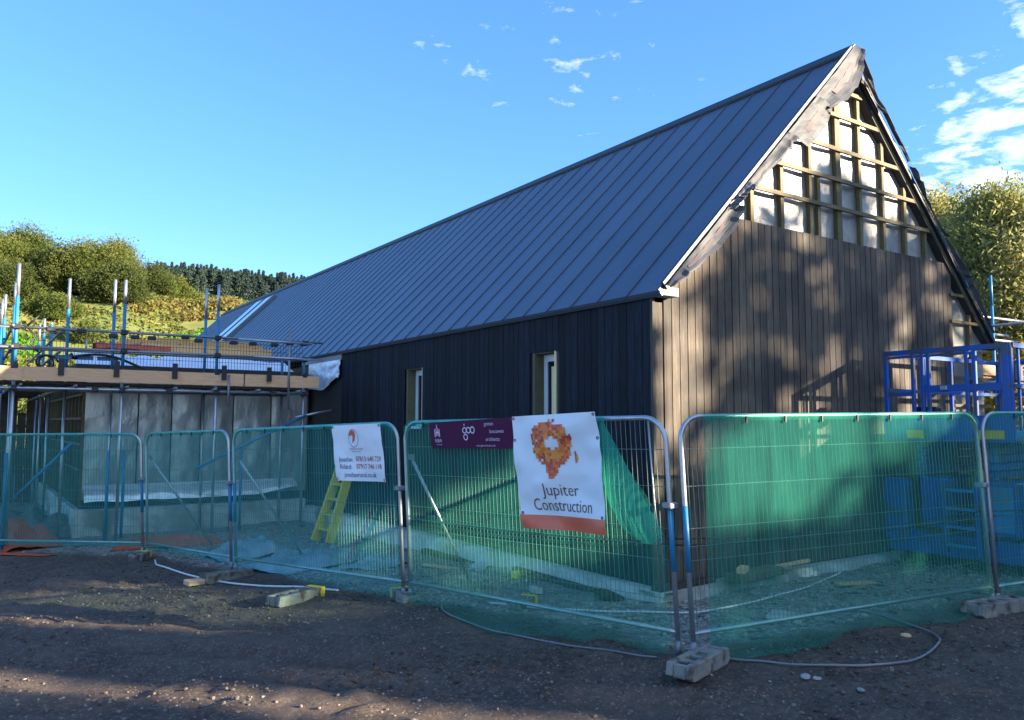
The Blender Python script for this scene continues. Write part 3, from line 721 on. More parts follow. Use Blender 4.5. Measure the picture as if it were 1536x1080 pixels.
panels = [
 ((-9.6, 12.6), (-6.60, 10.0), -.22, -.20, 1.62, 1.64, 'mesh fence panel at the far left end of the line'),
 ((-6.55, 9.95), (-3.76, 7.38), -.20, -.17, 1.64, 1.67, 'mesh fence panel in front of the scaffold, left of the first brace'),
 ((-3.70, 7.30), (-3.07, 4.92), -.17, -.11, 1.675, 1.74, 'short-looking mesh fence panel between the first and second brace poles'),
 ((-3.04, 4.80), (-2.10, 1.72), -.11, -.03, 1.745, 1.85, 'mesh fence panel carrying the small white phone number banner'),
 ((-2.07, 1.60), (-1.335, -1.62), -.02, .03, 1.855, 1.90, 'mesh fence panel carrying the purple banner and large white banner'),
 ((-1.27, -1.72), (2.47, -2.22), .03, .06, 1.905, 1.955, 'mesh fence panel right of the corner, before the boarded gable'),
 ((2.55, -2.24), (6.1, -2.75), .06, .08, 1.96, 1.98, 'mesh fence panel cut by the right edge in front of the blue lift'),
]
PF = []
for a in panels: PF.append(fence_panel(*a))
for i, end in ((4, 1), (5, 0), (2, 1), (1, 1), (3, 0)):
    t, P, L = PF[i]; u = L if end else 0; org = P(L/2, 0)
    MB().tube([P(u, .34)-org, P(u, .62)-org], .0225, 10).build('sky_tint_band', M['bluetube'], t, True)  # blue band paints the sky's reflection onto the galvanised post
NOFF = .022
def netting(i, label, m, edges=None, skirt=.28, u0=0.0, u1=1.0, seed=0, top=1.0, over=True):
    t, P, L = PF[i]
    nu, nv = 70, 34
    def fn(u, v):
        # v 0 = top edge ... 1 = loose skirt edge on the ground
        uu = (u0+(u1-u0)*u)*L
        if edges: 
            lo, hi = edges(v); uu = (lo+(hi-lo)*u)*L
        c = .19
        arch = 0
        if uu < c: arch = .10*(1-math.sqrt(max(0, 1-((c-uu)/c)**2)))
        if uu > L-c: arch = .10*(1-math.sqrt(max(0, 1-((uu-L+c)/c)**2)))
        tmax = top - arch
        if v < .82:
            h = tmax + .012 - (tmax+.012-.05)*(v/.82)
            sag = (.022*nz(uu*1.4, h*1.5, seed)+.014*abs(nz(uu*2.3+h*1.7, h*2.5, seed+5)))*math.sin(min(1, v*3)*math.pi/2) + .012*abs(nz(uu*7, h*1.2, seed+3))
            q = P(uu, h, NOFF+.012+sag*(.35 if i in (3, 4) else 1)+.004)
        else:
            k = (v-.82)/.18; wv = skirt*(.65+.75*nz(uu*.9, seed, 2)+.25*math.sin(uu*1.8+seed))
            o = NOFF+.012+.02+max(.05, wv)*k
            q = P(uu, .05*(1-k), o); q.z = max(gh(q.x, q.y)+.015+.02*(nz(q.x*5, q.y*5)+.5)*k, q.z*(1-k))
        return q
    o = MB().grid(fn, nu, nv).build('debris_netting', m, None, True)
    tag(o, label, 'netting', 'green debris netting tied to the fence')
    def hem(u, v):
        q = fn(u, .028*v); return q + n_out*(.008+.008*abs(nz(u*14, v, seed)))
    n_out = (P(0, 0, 1)-P(0, 0, 0)).normalized()
    MB().grid(hem, 70, 3).build('top_hem', M['net'], o, True)
    for k in range(1, 8):
        q = fn(k/8, .02)+n_out*.02; MB().box(tuple(q-Vector((.007,.007,.035))), tuple(q+Vector((.007,.007,.02)))).build('tie', M['black'], o)
    return fn
netting(0, 'green netting on the fence panel at the far left end', M['netleft'], seed=1, skirt=.1)
netting(1, 'thin green netting on the fence panel in front of the scaffold', M['netleft'], seed=2, skirt=.12)
netting(2, 'green netting on the short-looking panel between two brace poles', M['netleft'], seed=3, skirt=.2)
netting(3, 'teal netting behind the small white phone number banner', M['netleft'], seed=4, skirt=.26)
# on the banner panel the right end has come loose: its edge runs as a slant from the top rail to the corner post
def slant(v):
    return 0.01, (.825+.165*ss(0, .47, v)) if v < .82 else .99
netting(4, 'green netting with slanting torn right edge behind the large banners', M['net'], edges=slant, seed=5, skirt=.42)
def lead(v): return (.055-.02*v if v < .8 else .03), .995
netting(5, 'sunlit green netting on the panel right of the corner', M['net'], edges=lead, seed=6, skirt=.34)
netting(6, 'green netting in front of the blue lift at the right edge', M['net'], seed=7, skirt=.25)
# folded flap of the torn netting
t4, P4, L4 = PF[4]
def fold(u, v):
    a = (.822+.165*u)*L4; h = 1.0-.50*u; w = .05+.30*math.sin(u*math.pi)**.8
    return P4(a - w*.55*v*1.0, h - w*v*.55*(1+.2*nz(u*5, 2)), NOFF+.03+.05*math.sin(v*math.pi)*math.sin(u*math.pi)+.01)
tag(MB().grid(fold, 26, 8).build('netting_fold', M['netdense'], None, True), 'loose fold of green netting hanging between the large banner and corner post', 'netting')
# thin stick hanging on the wires
tag(MB().tube([P4(3.12, .985, -.03), P4(3.14, .60, -.03), P4(3.18, .33, -.03)], .007, 6).build('cane', M['galv'], None, True), 'thin pale cane hanging upright inside the fence by the barn corner', 'cane')

# twin black cables slung along the inside of the fence
for dz, lab in ((0, 'upper of two thin black cables slung along the fence wires'), (-.05, 'lower of two thin black cables slung along the fence wires')):
    pts = []
    for i in (4, 5, 6):
        t, P, L = PF[i]
        for k in range(9):
            u = k/8; pts.append(P(.03+(L-.06)*u, .475, -.05) + Vector((0, 0, dz - .05*math.sin(u*math.pi))))
    tag(MB().tube(pts, .007, 6).build('cable', M['black'], None, True), lab, 'cable')

# brace struts and feet
def strut(i, u, label, reach=1.1):
    t, P, L = PF[i]
    a = P(u, .80, -.03); b = P(u+.12, .0, -reach); b.z = gh(b.x, b.y)+.03
    o = thing('brace_strut', label, 'brace', tuple(b), 0, 'struts propping the fence')
    MB().tube([a-b, Vector((0,0,0))], .018, 8).build('tube', M['galv'], o, True)
    MB().box((-.09,-.06,-.03), (.09,.06,.03)).build('foot_plate', M['galv2'], o)
    MB().box(tuple(a-b-Vector((.03,.03,.03))), tuple(a-b+Vector((.03,.03,.03)))).build('clamp', M['galv2'], o)
strut(4, .05, 'pale metal strut leaning into the site beside the purple banner', .75)
strut(3, .05, 'strut propping the fence left of the small white banner', 1.0)
strut(2, .05, 'strut propping the fence in front of the silver-skirted wing wall', 1.0)
def block(x, y, rz, label, yellow=False, size=(.66, .21, .12)):
    lx, ly, h = size
    o = thing('ballast_block', label, 'block', (x, y, gh(x, y)-.015), rz, 'grey blocks holding the fence')
    b = MB()
    # slotted moulded block: long sides, ends and cross webs round two open slots
    b.prism([(-lx/2, .03), (-lx/2+.05, 0), (lx/2-.05, 0), (lx/2, .03), (lx/2-.02, h), (-lx/2+.02, h)], 1, -ly/2, -ly/2+.055)
    b.prism([(-lx/2, .03), (-lx/2+.05, 0), (lx/2-.05, 0), (lx/2, .03), (lx/2-.02, h), (-lx/2+.02, h)], 1, ly/2-.055, ly/2)
    for xa, xb in ((-lx/2+.02, -lx/2+.05), (-.22, -.14), (-.04, .04), (.10, .24), (lx/2-.06, lx/2-.02)):
        b.box((xa, -ly/2+.053, .012), (xb, ly/2-.053, h-.006))
    b.box((-lx/2+.06, -ly/2+.053, .005), (lx/2-.07, ly/2-.053, .04))
    b.build('body', M['rubber'], o, bevel=.006)
    if yellow: MB().box((lx/2-.055, -ly/2-.004, .02), (lx/2+.006, ly/2+.004, h+.004)).build('reflective_end', M['yellow'], o)
    return o
block(-1.52, -2.0, R(17), 'grey slotted foot under the twin corner posts, nearest the camera')
block(-3.10, 2.30, R(25), 'grey foot lying loose on the mud with a yellow right end', True)
block(-3.28, 4.35, R(15), 'grey foot under the post left of the loose block', False)
block(-2.12, 1.62, R(80), 'foot with a yellow end under the post beside the purple banner', True, (.5,.2,.12))
block(-3.86, 7.0, R(60), 'yellow-ended foot under the fence below the scaffold', True, (.4,.2,.12))
block(2.05, -2.46, R(-6), 'long grey foot under the right-hand fence post by the lift', False, (.8,.22,.12))
block(-1.30, .62, R(30), 'small foot with yellow end inside the fence at the strut base', True, (.42,.16,.1))

# ------------------------------------------------------------------ banners
def text_geo(body, size, thin=0.0):
    cu = bpy.data.curves.new('t', 'FONT'); cu.body = body; cu.size = size; cu.align_x = 'CENTER'; cu.align_y = 'CENTER'; cu.resolution_u = 2; cu.offset = thin*size
    ob = bpy.data.objects.new('t', cu); COL.objects.link(ob)
    me = bpy.data.meshes.new_from_object(ob.evaluated_get(bpy.context.evaluated_depsgraph_get()))
    vs = [(v.co.x, v.co.y) for v in me.vertices]; fs = [tuple(p.vertices) for p in me.polygons]
    bpy.data.objects.remove(ob); bpy.data.meshes.remove(me); bpy.data.curves.remove(cu)
    return vs, fs
def ring_geo(cx, cy, ro, ri, n=16, ey=1.0):
    vs = []
    for k in range(n):
        a = 2*math.pi*k/n; vs += [(cx+ro*math.cos(a), cy+ro*ey*math.sin(a)), (cx+ri*math.cos(a), cy+ri*ey*math.sin(a))]
    return vs, [(2*k, 2*((k+1) % n), 2*((k+1) % n)+1, 2*k+1) for k in range(n)]
class Banner:
    """sheet over four corners (metres, given as fence u / world height) with a fold function; print follows the same surface"""
    def __init__(s, i, tl, tr, bl, br, w, h, fold):
        s.t, s.P, s.L = PF[i]; s.c = (tl, tr, bl, br); s.w = w; s.h = h; s.fold = fold
        s.org = s.at(w/2, h, 0)
    def at(s, x, y, lift):
        u = x/s.w; v = 1-y/s.h; tl, tr, bl, br = s.c
        uu = (tl[0]*(1-u)+tr[0]*u)*(1-v)+(bl[0]*(1-u)+br[0]*u)*v
        zz = (tl[1]*(1-u)+tr[1]*u)*(1-v)+(bl[1]*(1-u)+br[1]*u)*v
        g0 = s.P(uu, 0).z; g1 = s.P(uu, 1).z; q = s.P(uu, (zz-g0)/(g1-g0), NOFF+.10+s.fold(u, v)+lift); return q
    def sheet(s, root, name, m, y0, y1, nu=26, nv=30):
        return MB().grid(lambda a, b: s.at(a*s.w, y1-(y1-y0)*b, 0)-s.org, nu, nv).build(name, m, root, True)
    def prnt(s, root, name, m, geo, cx, cy):
        vs, fs = geo
        mb = MB(); mb.add([s.at(cx+x, cy+y, .005)-s.org for x, y in vs], fs)
        o = mb.build(name, m, root); return o
def eyelets(b, root, pts):
    for x, y in pts:
        vs, fs = ring_geo(0, 0, .014, .006, 10); b.prnt(root, 'eyelet', M['coupler'], (vs, fs), x, y)
# large white banner
def f1(u, v): return .042*math.sin(u*5.2+v*2.2)*ss(0, .25, v)*.7 + .034*nz(u*3, v*4, 2) + .016*abs(nz(u*5+v*3, v*5-u*2, 6)) + .012*math.sin((u+v)*9)*(1-ss(.1, .5, v)) + .03*ss(.83, 1.0, v)*math.sin(u*8)*.5
B1 = Banner(4, (1.72, 1.91), (2.692, 1.95), (1.82, .893), (2.777, .915), .96, 1.02, f1)
r1 = thing('banner', 'large white banner with orange puzzle emblem and coral bottom band', 'banner', tuple(B1.org))
B1.sheet(r1, 'sheet', M['banner'], .125, 1.02)
B1.sheet(r1, 'bottom_band', M['coral'], 0, .125, 26, 8)
def words(b, root, s, size, cx, cy, m, name='lettering', sx=1.0, thin=0.0):
    vs, fs = text_geo(s, size, thin); b.prnt(root, name, m, ([(x*sx, y) for x, y in vs], fs), cx, cy)
words(B1, r1, 'Jupiter', .155, .47, .350, M['ink'], sx=.88, thin=-.006)
words(B1, r1, 'Construction', .155, .485, .215, M['ink'], sx=.79, thin=-.006)
# emblem: interlocking puzzle pieces scattered over a tilted balloon-shaped swirl
pr = random.Random(3); cells = {0: MB(), 1: MB(), 2: MB(), 3: MB()}
cs = .025
for i in range(-10, 11):
    for j in range(-16, 12):
        x, y = i*cs, j*cs; ins = (x/.225)**2+((y-.045)/.215)**2
        tail = -.27 < y < -.08 and -.10-.35*(y+.08) < x+.02 < .125+.45*(y+.08)
        ok = (ins < 1.0) or tail
        hole = (abs(x-.02) < .026 and abs(y-.05) < .068) or (abs(x-.015) < .070 and abs(y-.05) < .026)
        edge = ins > .72 and not tail
        if not ok or hole: continue
        if edge and pr.random() < .24: continue
        if x-.9*(y+.06) > .17 and y < -.02: continue
        if pr.random() < .02: continue
        mid = ((x-.0)/.12)**2+((y)/.12)**2 < 1
        k = pr.choice((2, 2, 0)) if mid and pr.random() < .6 else pr.choice((0, 0, 1, 2, 3) if y > -.08 else (0, 1, 1, 3))
        q = cs/2*1.06; a = cs*.16
        px = [(x-q, y-q), (x-a, y-q), (x, y-q-a*.9*pr.choice((1, -1))), (x+a, y-q), (x+q, y-q), (x+q, y-a), (x+q+a*.9*pr.choice((1, -1)), y), (x+q, y+a), (x+q, y+q), (x-q, y+q)]
        cells[k].add([B1.at(.44+p[0], .715+p[1], .005)-B1.org for p in px], [tuple(range(10))])
for k in cells: cells[k].build('emblem_pieces', M['px%d' % k], r1, kind='stuff')
for (x, y, k) in ((.24, -.05, 3), (.25, -.08, 2), (.235, -.10, 0), (.22, .10, 3), (.18, .16, 3)):
    m = MB(); m.add([B1.at(.44+x+a, .715+y+b, .005)-B1.org for a, b in ((-.008,-.03),(.010,-.02),(.006,.03),(-.010,.02))], [(0,1,2,3)]); m.build('emblem_piece', M['px%d' % k], r1)
eyelets(B1, r1, ((.02, 1.0), (.94, 1.0), (.02, .80), (.94, .80), (.03, .14), (.93, .14)))
# purple banner
def f2(u, v): return .006*nz(u*3, v*2, 5)-.02
B2 = Banner(4, (.52, 1.852), (1.70, 1.905), (.545, 1.588), (1.715, 1.610), 1.17, .27, f2)
r2_ = thing('banner', 'dark purple banner with pale logos left of the large white banner', 'banner', tuple(B2.org))
B2.sheet(r2_, 'sheet', M['purple'], 0, .27, 20, 6)
for cx, cy, e in ((.520, .175, .85), (.575, .175, .9), (.632, .175, 1.0), (.530, .110, .9)):
    B2.prnt(r2_, 'logo_ring', M['inkwhite'], ring_geo(0, 0, .033, .021, 12, 1.1*e), cx, cy)
B2.prnt(r2_, 'logo_dot', M['inkwhite'], ([(-.006,-.01),(.006,-.01),(.006,.01),(-.006,.01)], [(0,1,2,3)]), .52, .228)
for k, (dx, w, y0, y1) in enumerate(((-.034, .014, .118, .20), (-.012, .012, .128, .21), (.010, .012, .128, .21), (.032, .014, .118, .20), (0, .05, .155, .172), (0, .012, .21, .245))):
    B2.prnt(r2_, 'crest_bar', M['inkwhite'], ([(-w/2, y0), (w/2, y0), (w/2*.8, y1), (-w/2*.8, y1)], [(0,1,2,3)]), .115+dx, 0)
words(B2, r2_, 'RIBA', .05, .125, .078, M['inkwhite']); words(B2, r2_, 'chartered', .022, .13, .040, M['inkwhite'])
words(B2, r2_, 'gotten', .048, .86, .225, M['inkwhite']); words(B2, r2_, 'boscawen', .048, .96, .155, M['inkwhite']); words(B2, r2_, 'architects', .048, .90, .085, M['inkwhite'])
words(B2, r2_, 'www.gbaarchitects.co.uk', .026, .80, .028, M['inkwhite'])
eyelets(B2, r2_, ((.015, .255), (1.155, .255), (.015, .015), (1.155, .015)))
# small white banner
def f3(u, v): return .022*nz(u*2.5, v*2.5, 9) + .012*abs(nz(u*5, v*4, 3)) + .01*math.sin(u*6)*v
B3 = Banner(3, (2.24, 1.815), (3.06, 1.845), (2.30, 1.185), (3.14, 1.205), .80, .62, f3)
r3_ = thing('banner', 'small white banner with red emblem and two phone numbers', 'banner', tuple(B3.org))
B3.sheet(r3_, 'sheet', M['banner'], 0, .62, 20, 16)
words(B3, r3_, 'Jonathan:', .075, .20, .235, M['inkblue'], sx=.80); words(B3, r3_, '07813 640 729', .078, .56, .240, M['inkred'], sx=.84)
words(B3, r3_, 'Richard:', .075, .19, .155, M['inkblue'], sx=.80); words(B3, r3_, '07917 746 118', .078, .56, .158, M['inkred'], sx=.84)
words(B3, r3_, 'jonathanrural.co.uk', .078, .41, .068, M['inkblue'], sx=.80)
B3.prnt(r3_, 'emblem_ring', M['ink'], ring_geo(0, 0, .088, .083, 22, 1.15), .36, .47)
sw = [(-.075, .03), (-.05, .075), (-.01, .085), (.03, .07), (.04, .03), (.015, -.03), (-.03, -.06), (-.015, -.02), (-.005, .02), (-.03, .035), (-.05, .02)]
B3.prnt(r3_, 'emblem_swirl', M['px1'], (sw, [tuple(range(len(sw)))]), .36, .475)
words(B3, r3_, 'CONSTRUCTION', .030, .385, .350, M['inkred']); words(B3, r3_, 'building contractors', .020, .385, .325, M['inkblue'])
eyelets(B3, r3_, ((.02, .60), (.78, .60), (.02, .02), (.78, .02)))

# ------------------------------------------------------------------ scissor lift by the gable
lift = thing('scissor_lift', 'blue scissor lift parked with its cage raised against the gable end', 'lift', (3.9, -1.1, .07))
def lb(name, a, b, m, bevel=.01, parent=lift): return MB().box(a, b).build(name, M[m], parent, bevel=bevel)
LXE = 3.0
# chassis end with ladder
lb('chassis', (.05,-.78,.22), (LXE,.72,.42), 'liftblue', .02)
lb('chassis_end', (-.02,-.80,.16), (.05,.80,.34), 'liftblue', .015)
lb('end_post', (-.08,.52,.30), (.12,.80,1.08), 'liftblue', .015)
lb('side_cabinet', (-.02,.02,.50), (.9,.36,1.12), 'liftblue', .02)
lb('side_cabinet', (-.02,-.78,.46), (LXE-.2,-.36,1.10), 'liftblue', .02)
lb('cabinet_door', (-.035,-.74,.52), (-.022,-.40,1.04), 'liftcyan', .004)
lb('battery_tray', (.1,-.80,.45), (2.4,-.782,1.08), 'liftcyan', .01)
for z in (.30, .52, .74, .96): lb('ladder_rung', (-.10,-.34,z), (-.05,.02,z+.035), 'liftcyan', .004)
for y in (-.36, .02): lb('ladder_rail', (-.10,y-.02,.22), (-.04,y+.02,1.10), 'liftblue', .004)
def wheel(x, y):
    o = MB(); n = 20
    for (ra, ya, yb) in ((.26, -.10, .10),):
        vs = []
        prof = [(.15,-.09),(.24,-.10),(.27,-.06),(.27,.06),(.24,.10),(.15,.09)]
        for k in range(n):
            a = 2*math.pi*k/n; vs += [(x+r*math.cos(a), y+q, .20+r*math.sin(a)) for r, q in prof]
        m = len(prof); o.add(vs, [(k*m+j, ((k+1) % n)*m+j, ((k+1) % n)*m+(j+1) % m, k*m+(j+1) % m) for k in range(n) for j in range(m)])
    w = o.build('wheel', M['black'], lift, True)
    MB().tube([(x, y-.07, .20), (x, y+.07, .20)], .15, 16).build('hub', M['galv2'], w)
for x in (.5, 2.4):
    for y in (-.72, .66): wheel(x, y)
# folded scissor arms
for k in range(4):
    z = 1.16+k*.10
    for y in (-.45, .45):
        MB().bar((.15, y, z), (2.8, y, z+.06), .06, .075).build('scissor_arm', M['liftblue'], lift)
        MB().bar((2.8, y*.85, z), (.15, y*.85, z+.06), .06, .075).build('scissor_arm', M['liftblue'], lift)
# platform and rails
lb('platform', (-.05,-.80,1.58), (LXE,.76,1.70), 'liftcyan', .01)
lb('platform_edge', (-.07,-.82,1.56), (-.052,.78,1.88), 'liftblue', .006)
lb('warning_label', (-.076,.25,1.44+.16), (-.072,.47,1.545+.16), 'yellow', 0)
lb('warning_label', (-.076,-.70,1.44+.16), (-.072,-.42,1.545+.16), 'yellow', 0)
TOPZ = 2.70
def post(x, y, w=.05, z1=TOPZ): return lb('guard_post', (x-w/2, y-w/2, 1.70), (x+w/2, y+w/2, z1), 'liftblue', .006)
yl = [.76, .40, .28, .20, -.27, -.36, -.76]
for y in yl: post(0, y, .055 if y in (.76, -.76) else .045)
post(0, -.72, .085); post(.12, -.60, .03); post(.30, -.64, .03); post(.2, -.76, .03); post(.42, -.76, .035)
def grail(p, q, w=.045, h=.055): MB().bar(p, q, w, h).build('guard_rail', M['liftblue'], lift)
grail((0, -.78, TOPZ), (0, .78, TOPZ), .06, .06)
grail((0, -.78, 2.22), (0, .30, 2.22), .04, .085); grail((0, .40, 2.16), (0, .78, 2.16), .035, .05)
grail((0, -.34, 2.64), (0, .76, 2.64), .03, .03)
for y in (-.78, .74):
    grail((0, y, TOPZ), (LXE, y, TOPZ)); grail((0, y, 2.22), (LXE, y, 2.22), .035, .045)
    for x in (.9, 1.6, 2.3, LXE): post(x, y)
for z in (TOPZ, 2.22): grail((LXE, -.78, z), (LXE, .74, z))
lb('control_box', (.30,-.70,2.28), (.48,-.50,2.50), 'black', .02); lb('gate_latch', (-.05,-.04,2.20), (-.02,.04,2.25), 'galv', .004)
lb('manual_box', (.15,.2,1.75), (.3,.5,2.0), 'black', .02)

# ------------------------------------------------------------------ ladder and site clutter
st = thing('step_ladder', 'yellow plastic-sided step ladder leaning open behind the small white banner', 'ladder', (-.78, 6.9, gh(-.78, 6.9)), R(-80))
def leg(p, q, w=.05, d=.09): MB().bar(p, q, w, d, (0,1,0)).build('side_rail', M['yellow'], st)
for x in (-.19, .19): leg((x*1.2, -.28, 0), (x*.8, .22, 1.45), .06, .15)
for k in range(5):
    f = .14+.17*k; z = 1.45*f; y = -.28+.50*f; w = .19*(1.2-.4*f)
    MB().box((-w, y-.05, z-.015), (w, y+.06, z+.02)).build('tread', M['yellow'], st)
def sheetheap(name, x, y, rx, ry, rz, h, m, label, cat, seed, rot=0):
    def fn(u, v):
        a, b = (u-.5)*2, (v-.5)*2; px, py = a*rx, b*ry; X = x+px*math.cos(rot)-py*math.sin(rot); Y = y+px*math.sin(rot)+py*math.cos(rot)
        X += .15*rx*nz(u*3, v*3, seed); Y += .15*ry*nz(u*3+5, v*3, seed)
        k = max(0, 1-(a*a+b*b)*.8); e = .5+.5*nz(u*4, v*4, seed+2)
        rid = abs(nz(u*5+seed, v*5, 3))
        return (X, Y, gh(X, Y)+.012+h*(k*.7*e+.5*rid*k))
    return tag(MB().grid(fn, 26, 22).build(name, M[m], None, True), label, cat)
sheetheap('tarpaulin', -1.95, 5.0, .95, .60, 0, .34, 'tarp', 'crumpled blue-grey tarpaulin on the gravel below the small white banner', 'tarpaulin', 1, .4)
sheetheap('tarpaulin', -2.4, 6.4, .6, .5, 0, .42, 'tarp', 'heap of dark teal sheeting near the wing wall, left of the ladder', 'tarpaulin', 4, .2)
sheetheap('tarpaulin', -1.35, 4.1, .5, .4, 0, .18, 'tarp', 'flat wrinkled blue sheet on the gravel beside the yellow ladder', 'tarpaulin', 8, .5)
sheetheap('plastic_wrap', -.42, 2.85, .22, .12, 0, .10, 'silver', 'scrap of shiny white wrapping on the gravel by the plinth', 'wrapping', 6, .6)
sheetheap('soil_heap', -5.0, 11.6, 1.0, 1.2, 0, .7, 'stone', 'low heap of soil and rubble beside the left side of the wing', 'heap', 11)
sheetheap('barrier_mesh', -5.25, 9.95, .55, .8, 0, .75, 'red', 'crumpled orange barrier mesh at the far left beside the scaffold foot', 'barrier mesh', 13)
sheetheap('barrier_mesh', -3.2, 8.3, .85, .4, 0, .28, 'red', 'orange barrier mesh lying on the ground in front of the wing plinth', 'barrier mesh', 14, -.3)
sheetheap('barrier_mesh', -5.35, 8.62, .6, .10, 0, .05, 'red', 'strip of orange barrier mesh poking out under the left fence', 'barrier mesh', 17, -.75)
def debris(name, x, y, size, rz, m, label, cat, tilt=0.0, dz=0.0):
    o = MB().box((-size[0]/2,-size[1]/2,0), (size[0]/2,size[1]/2,size[2])).build(name, M[m], None, bevel=min(size)*.12)
    o.location = (x, y, gh(x, y)+dz); o.rotation_euler = (tilt, tilt*.5, rz); return tag(o, label, cat)
debris('board_offcut', .28, -.14, (.9,.14,.05), R(4), 'darkwood', 'dark board offcut lying along the front plinth by the gable', 'timber offcut', dz=.12)
debris('board_offcut', 1.25, -.28, (.85,.22,.09), R(6), 'mossy', 'stubby greenish timber block on the plinth below the gable', 'timber offcut', dz=.10)
debris('board_offcut', 1.9, -.2, (1.0,.05,.04), R(5), 'plank', 'thin pale lath lying on the plinth under the gable', 'timber offcut', dz=.15)
debris('brick', 1.0, -.32, (.215,.10,.065), R(30), 'plank', 'single buff brick on the plinth block by the gable', 'brick', dz=.19)
debris('board_offcut', -.35, 1.35, (.10,1.5,.05), R(2), 'darkwood', 'long dark board on the gravel along the side plinth', 'timber offcut', .02)
debris('board_offcut', -.30, 3.9, (.12,1.3,.06), R(4), 'darkwood', 'dark board lying by the side plinth nearest the ladder', 'timber offcut', .02)
debris('board_offcut', -.38, .30, (.40,.30,.05), R(40), 'darkwood', 'tilted dark offcut at the foot of the barn corner', 'timber offcut', .25)
debris('brick', -.42, 1.95, (.2,.1,.09), R(20), 'yellow', 'yellow block on the gravel beside the side plinth', 'block')
debris('paving_slab', .30, -1.35, (.34,.22,.03), R(25), 'concrete', 'flat pale slab on the gravel behind the right fence panel', 'slab', .05)
debris('board_offcut', -.75, 3.2, (.06,.7,.03), R(28), 'plank', 'short pale lath on the gravel near the shiny wrapping', 'timber offcut', .03)
debris('paving_slab', -.9, 2.2, (.30,.30,.04), R(15), 'concrete', 'square pale slab on the gravel behind the purple banner', 'slab', .05)
debris('brick', -.85, 1.0, (.215,.10,.065), R(70), 'concrete', 'grey brick lying by the strut block inside the fence', 'brick', .1)
debris('board_offcut', 2.2, -.9, (.5,.10,.025), R(-20), 'plank', 'weathered lath on the gravel left of the blue lift', 'timber offcut', .03)
debris('paving_slab', 1.3, -1.5, (.22,.16,.03), R(60), 'concrete', 'small broken slab piece on the gravel near the right post', 'slab', .06)
debris('timber_scrap', -3.55, 4.3, (.5,.16,.06), R(12), 'plank', 'pale timber scrap under the fence beside the white hose', 'timber offcut', .04)
def stonething(x, y, s, label, seed, m='palestone'):
    mb = MB(); rg = random.Random(seed); vs = []; n, k = 9, 6
    mb.grid(lambda u, v: (s*math.cos(u*2*math.pi)*math.sin(v*math.pi)*(1+.3*nz(u*3, v*3, seed)), s*.7*math.sin(u*2*math.pi)*math.sin(v*math.pi)*(1+.3*nz(u*2, v*4, seed)), s*.42*math.cos(v*math.pi)*(1+.4*nz(u*4, v*3, seed+7))), n, k)
    o = mb.build('stone', M[m]); o.location = (x, y, gh(x, y)+s*.3); o.rotation_euler.z = rg.uniform(0, 6); tag(o, label, 'stone')
stonething(-1.05, -2.58, .05, 'larger cream stone on the mud in front of the right fence panel', 1)
stonething(-.97, -2.62, .036, 'smaller cream stone touching the larger cream stone', 2)
stonething(.55, -2.42, .05, 'yellowish stone beside the loop of grey hose', 3, 'plank')
stonething(-.95, -2.95, .03, 'small white pebble on the mud below the hose loop', 4)
stonething(.18, -1.62, .06, 'pale lump of rubble beside the flat slab', 5)
def hose(name, pts, r, m, label):
    P = []
    for i in range(len(pts)-1):
        p0, p1, p2, p3 = (Vector(pts[max(0, min(len(pts)-1, i+d))]) for d in (-1, 0, 1, 2))
        for k in range(8):
            t = k/8; q = .5*((2*p1)+(p2-p0)*t+(2*p0-5*p1+4*p2-p3)*t*t+(-p0+3*p1-3*p2+p3)*t**3); P.append((q.x, q.y, gh(q.x, q.y)+r+.006+(q.z if len(q) > 2 else 0)))
    for _ in range(4): P = [P[0]] + [(P[i][0], P[i][1], max(P[i][2]-.012, (P[i-1][2]+P[i][2]*2+P[i+1][2])/4)) for i in range(1, len(P)-1)] + [P[-1]]
    tag(MB().tube(P, r, 7).build(name, M[m], None, True), label, 'hose')
hose('hose', [(-1.5, .92, 0), (-1.2, .35, 0), (-.75, -.40, 0), (-.25, -.75, 0), (.5, -.80, 0), (1.4, -.70, 0), (2.5, -.45, 0), (3.1, -.2, 0)], .010, 'cable', 'long white hose curving over the gravel inside the corner')
hose('hose', [(-3.72, 6.6, 0), (-3.78, 6.0, 0), (-3.68, 5.2, 0), (-3.45, 4.3, 0), (-3.1, 3.6, 0), (-2.75, 3.0, 0), (-2.5, 2.5, 0)], .012, 'cable', 'white hose emerging under the fence at the left')
hose('hose', [(.95, -1.5, 0), (1.05, -1.9, 0), (.85, -2.45, 0), (.45, -2.75, 0), (-.1, -2.82, 0), (-.6, -2.62, 0), (-1.0, -2.2, 0), (-1.2, -1.9, 0)], .010, 'darkcable', 'grey hose looping out under the right fence panel')
hose('hose', [(-1.9, 1.2, 0), (-2.15, .75, 0), (-2.2, .2, 0), (-2.05, -.5, 0), (-1.85, -1.2, 0), (-1.6, -1.7, 0)], .008, 'darkcable', 'dark hose along the netting skirt below the large banner')

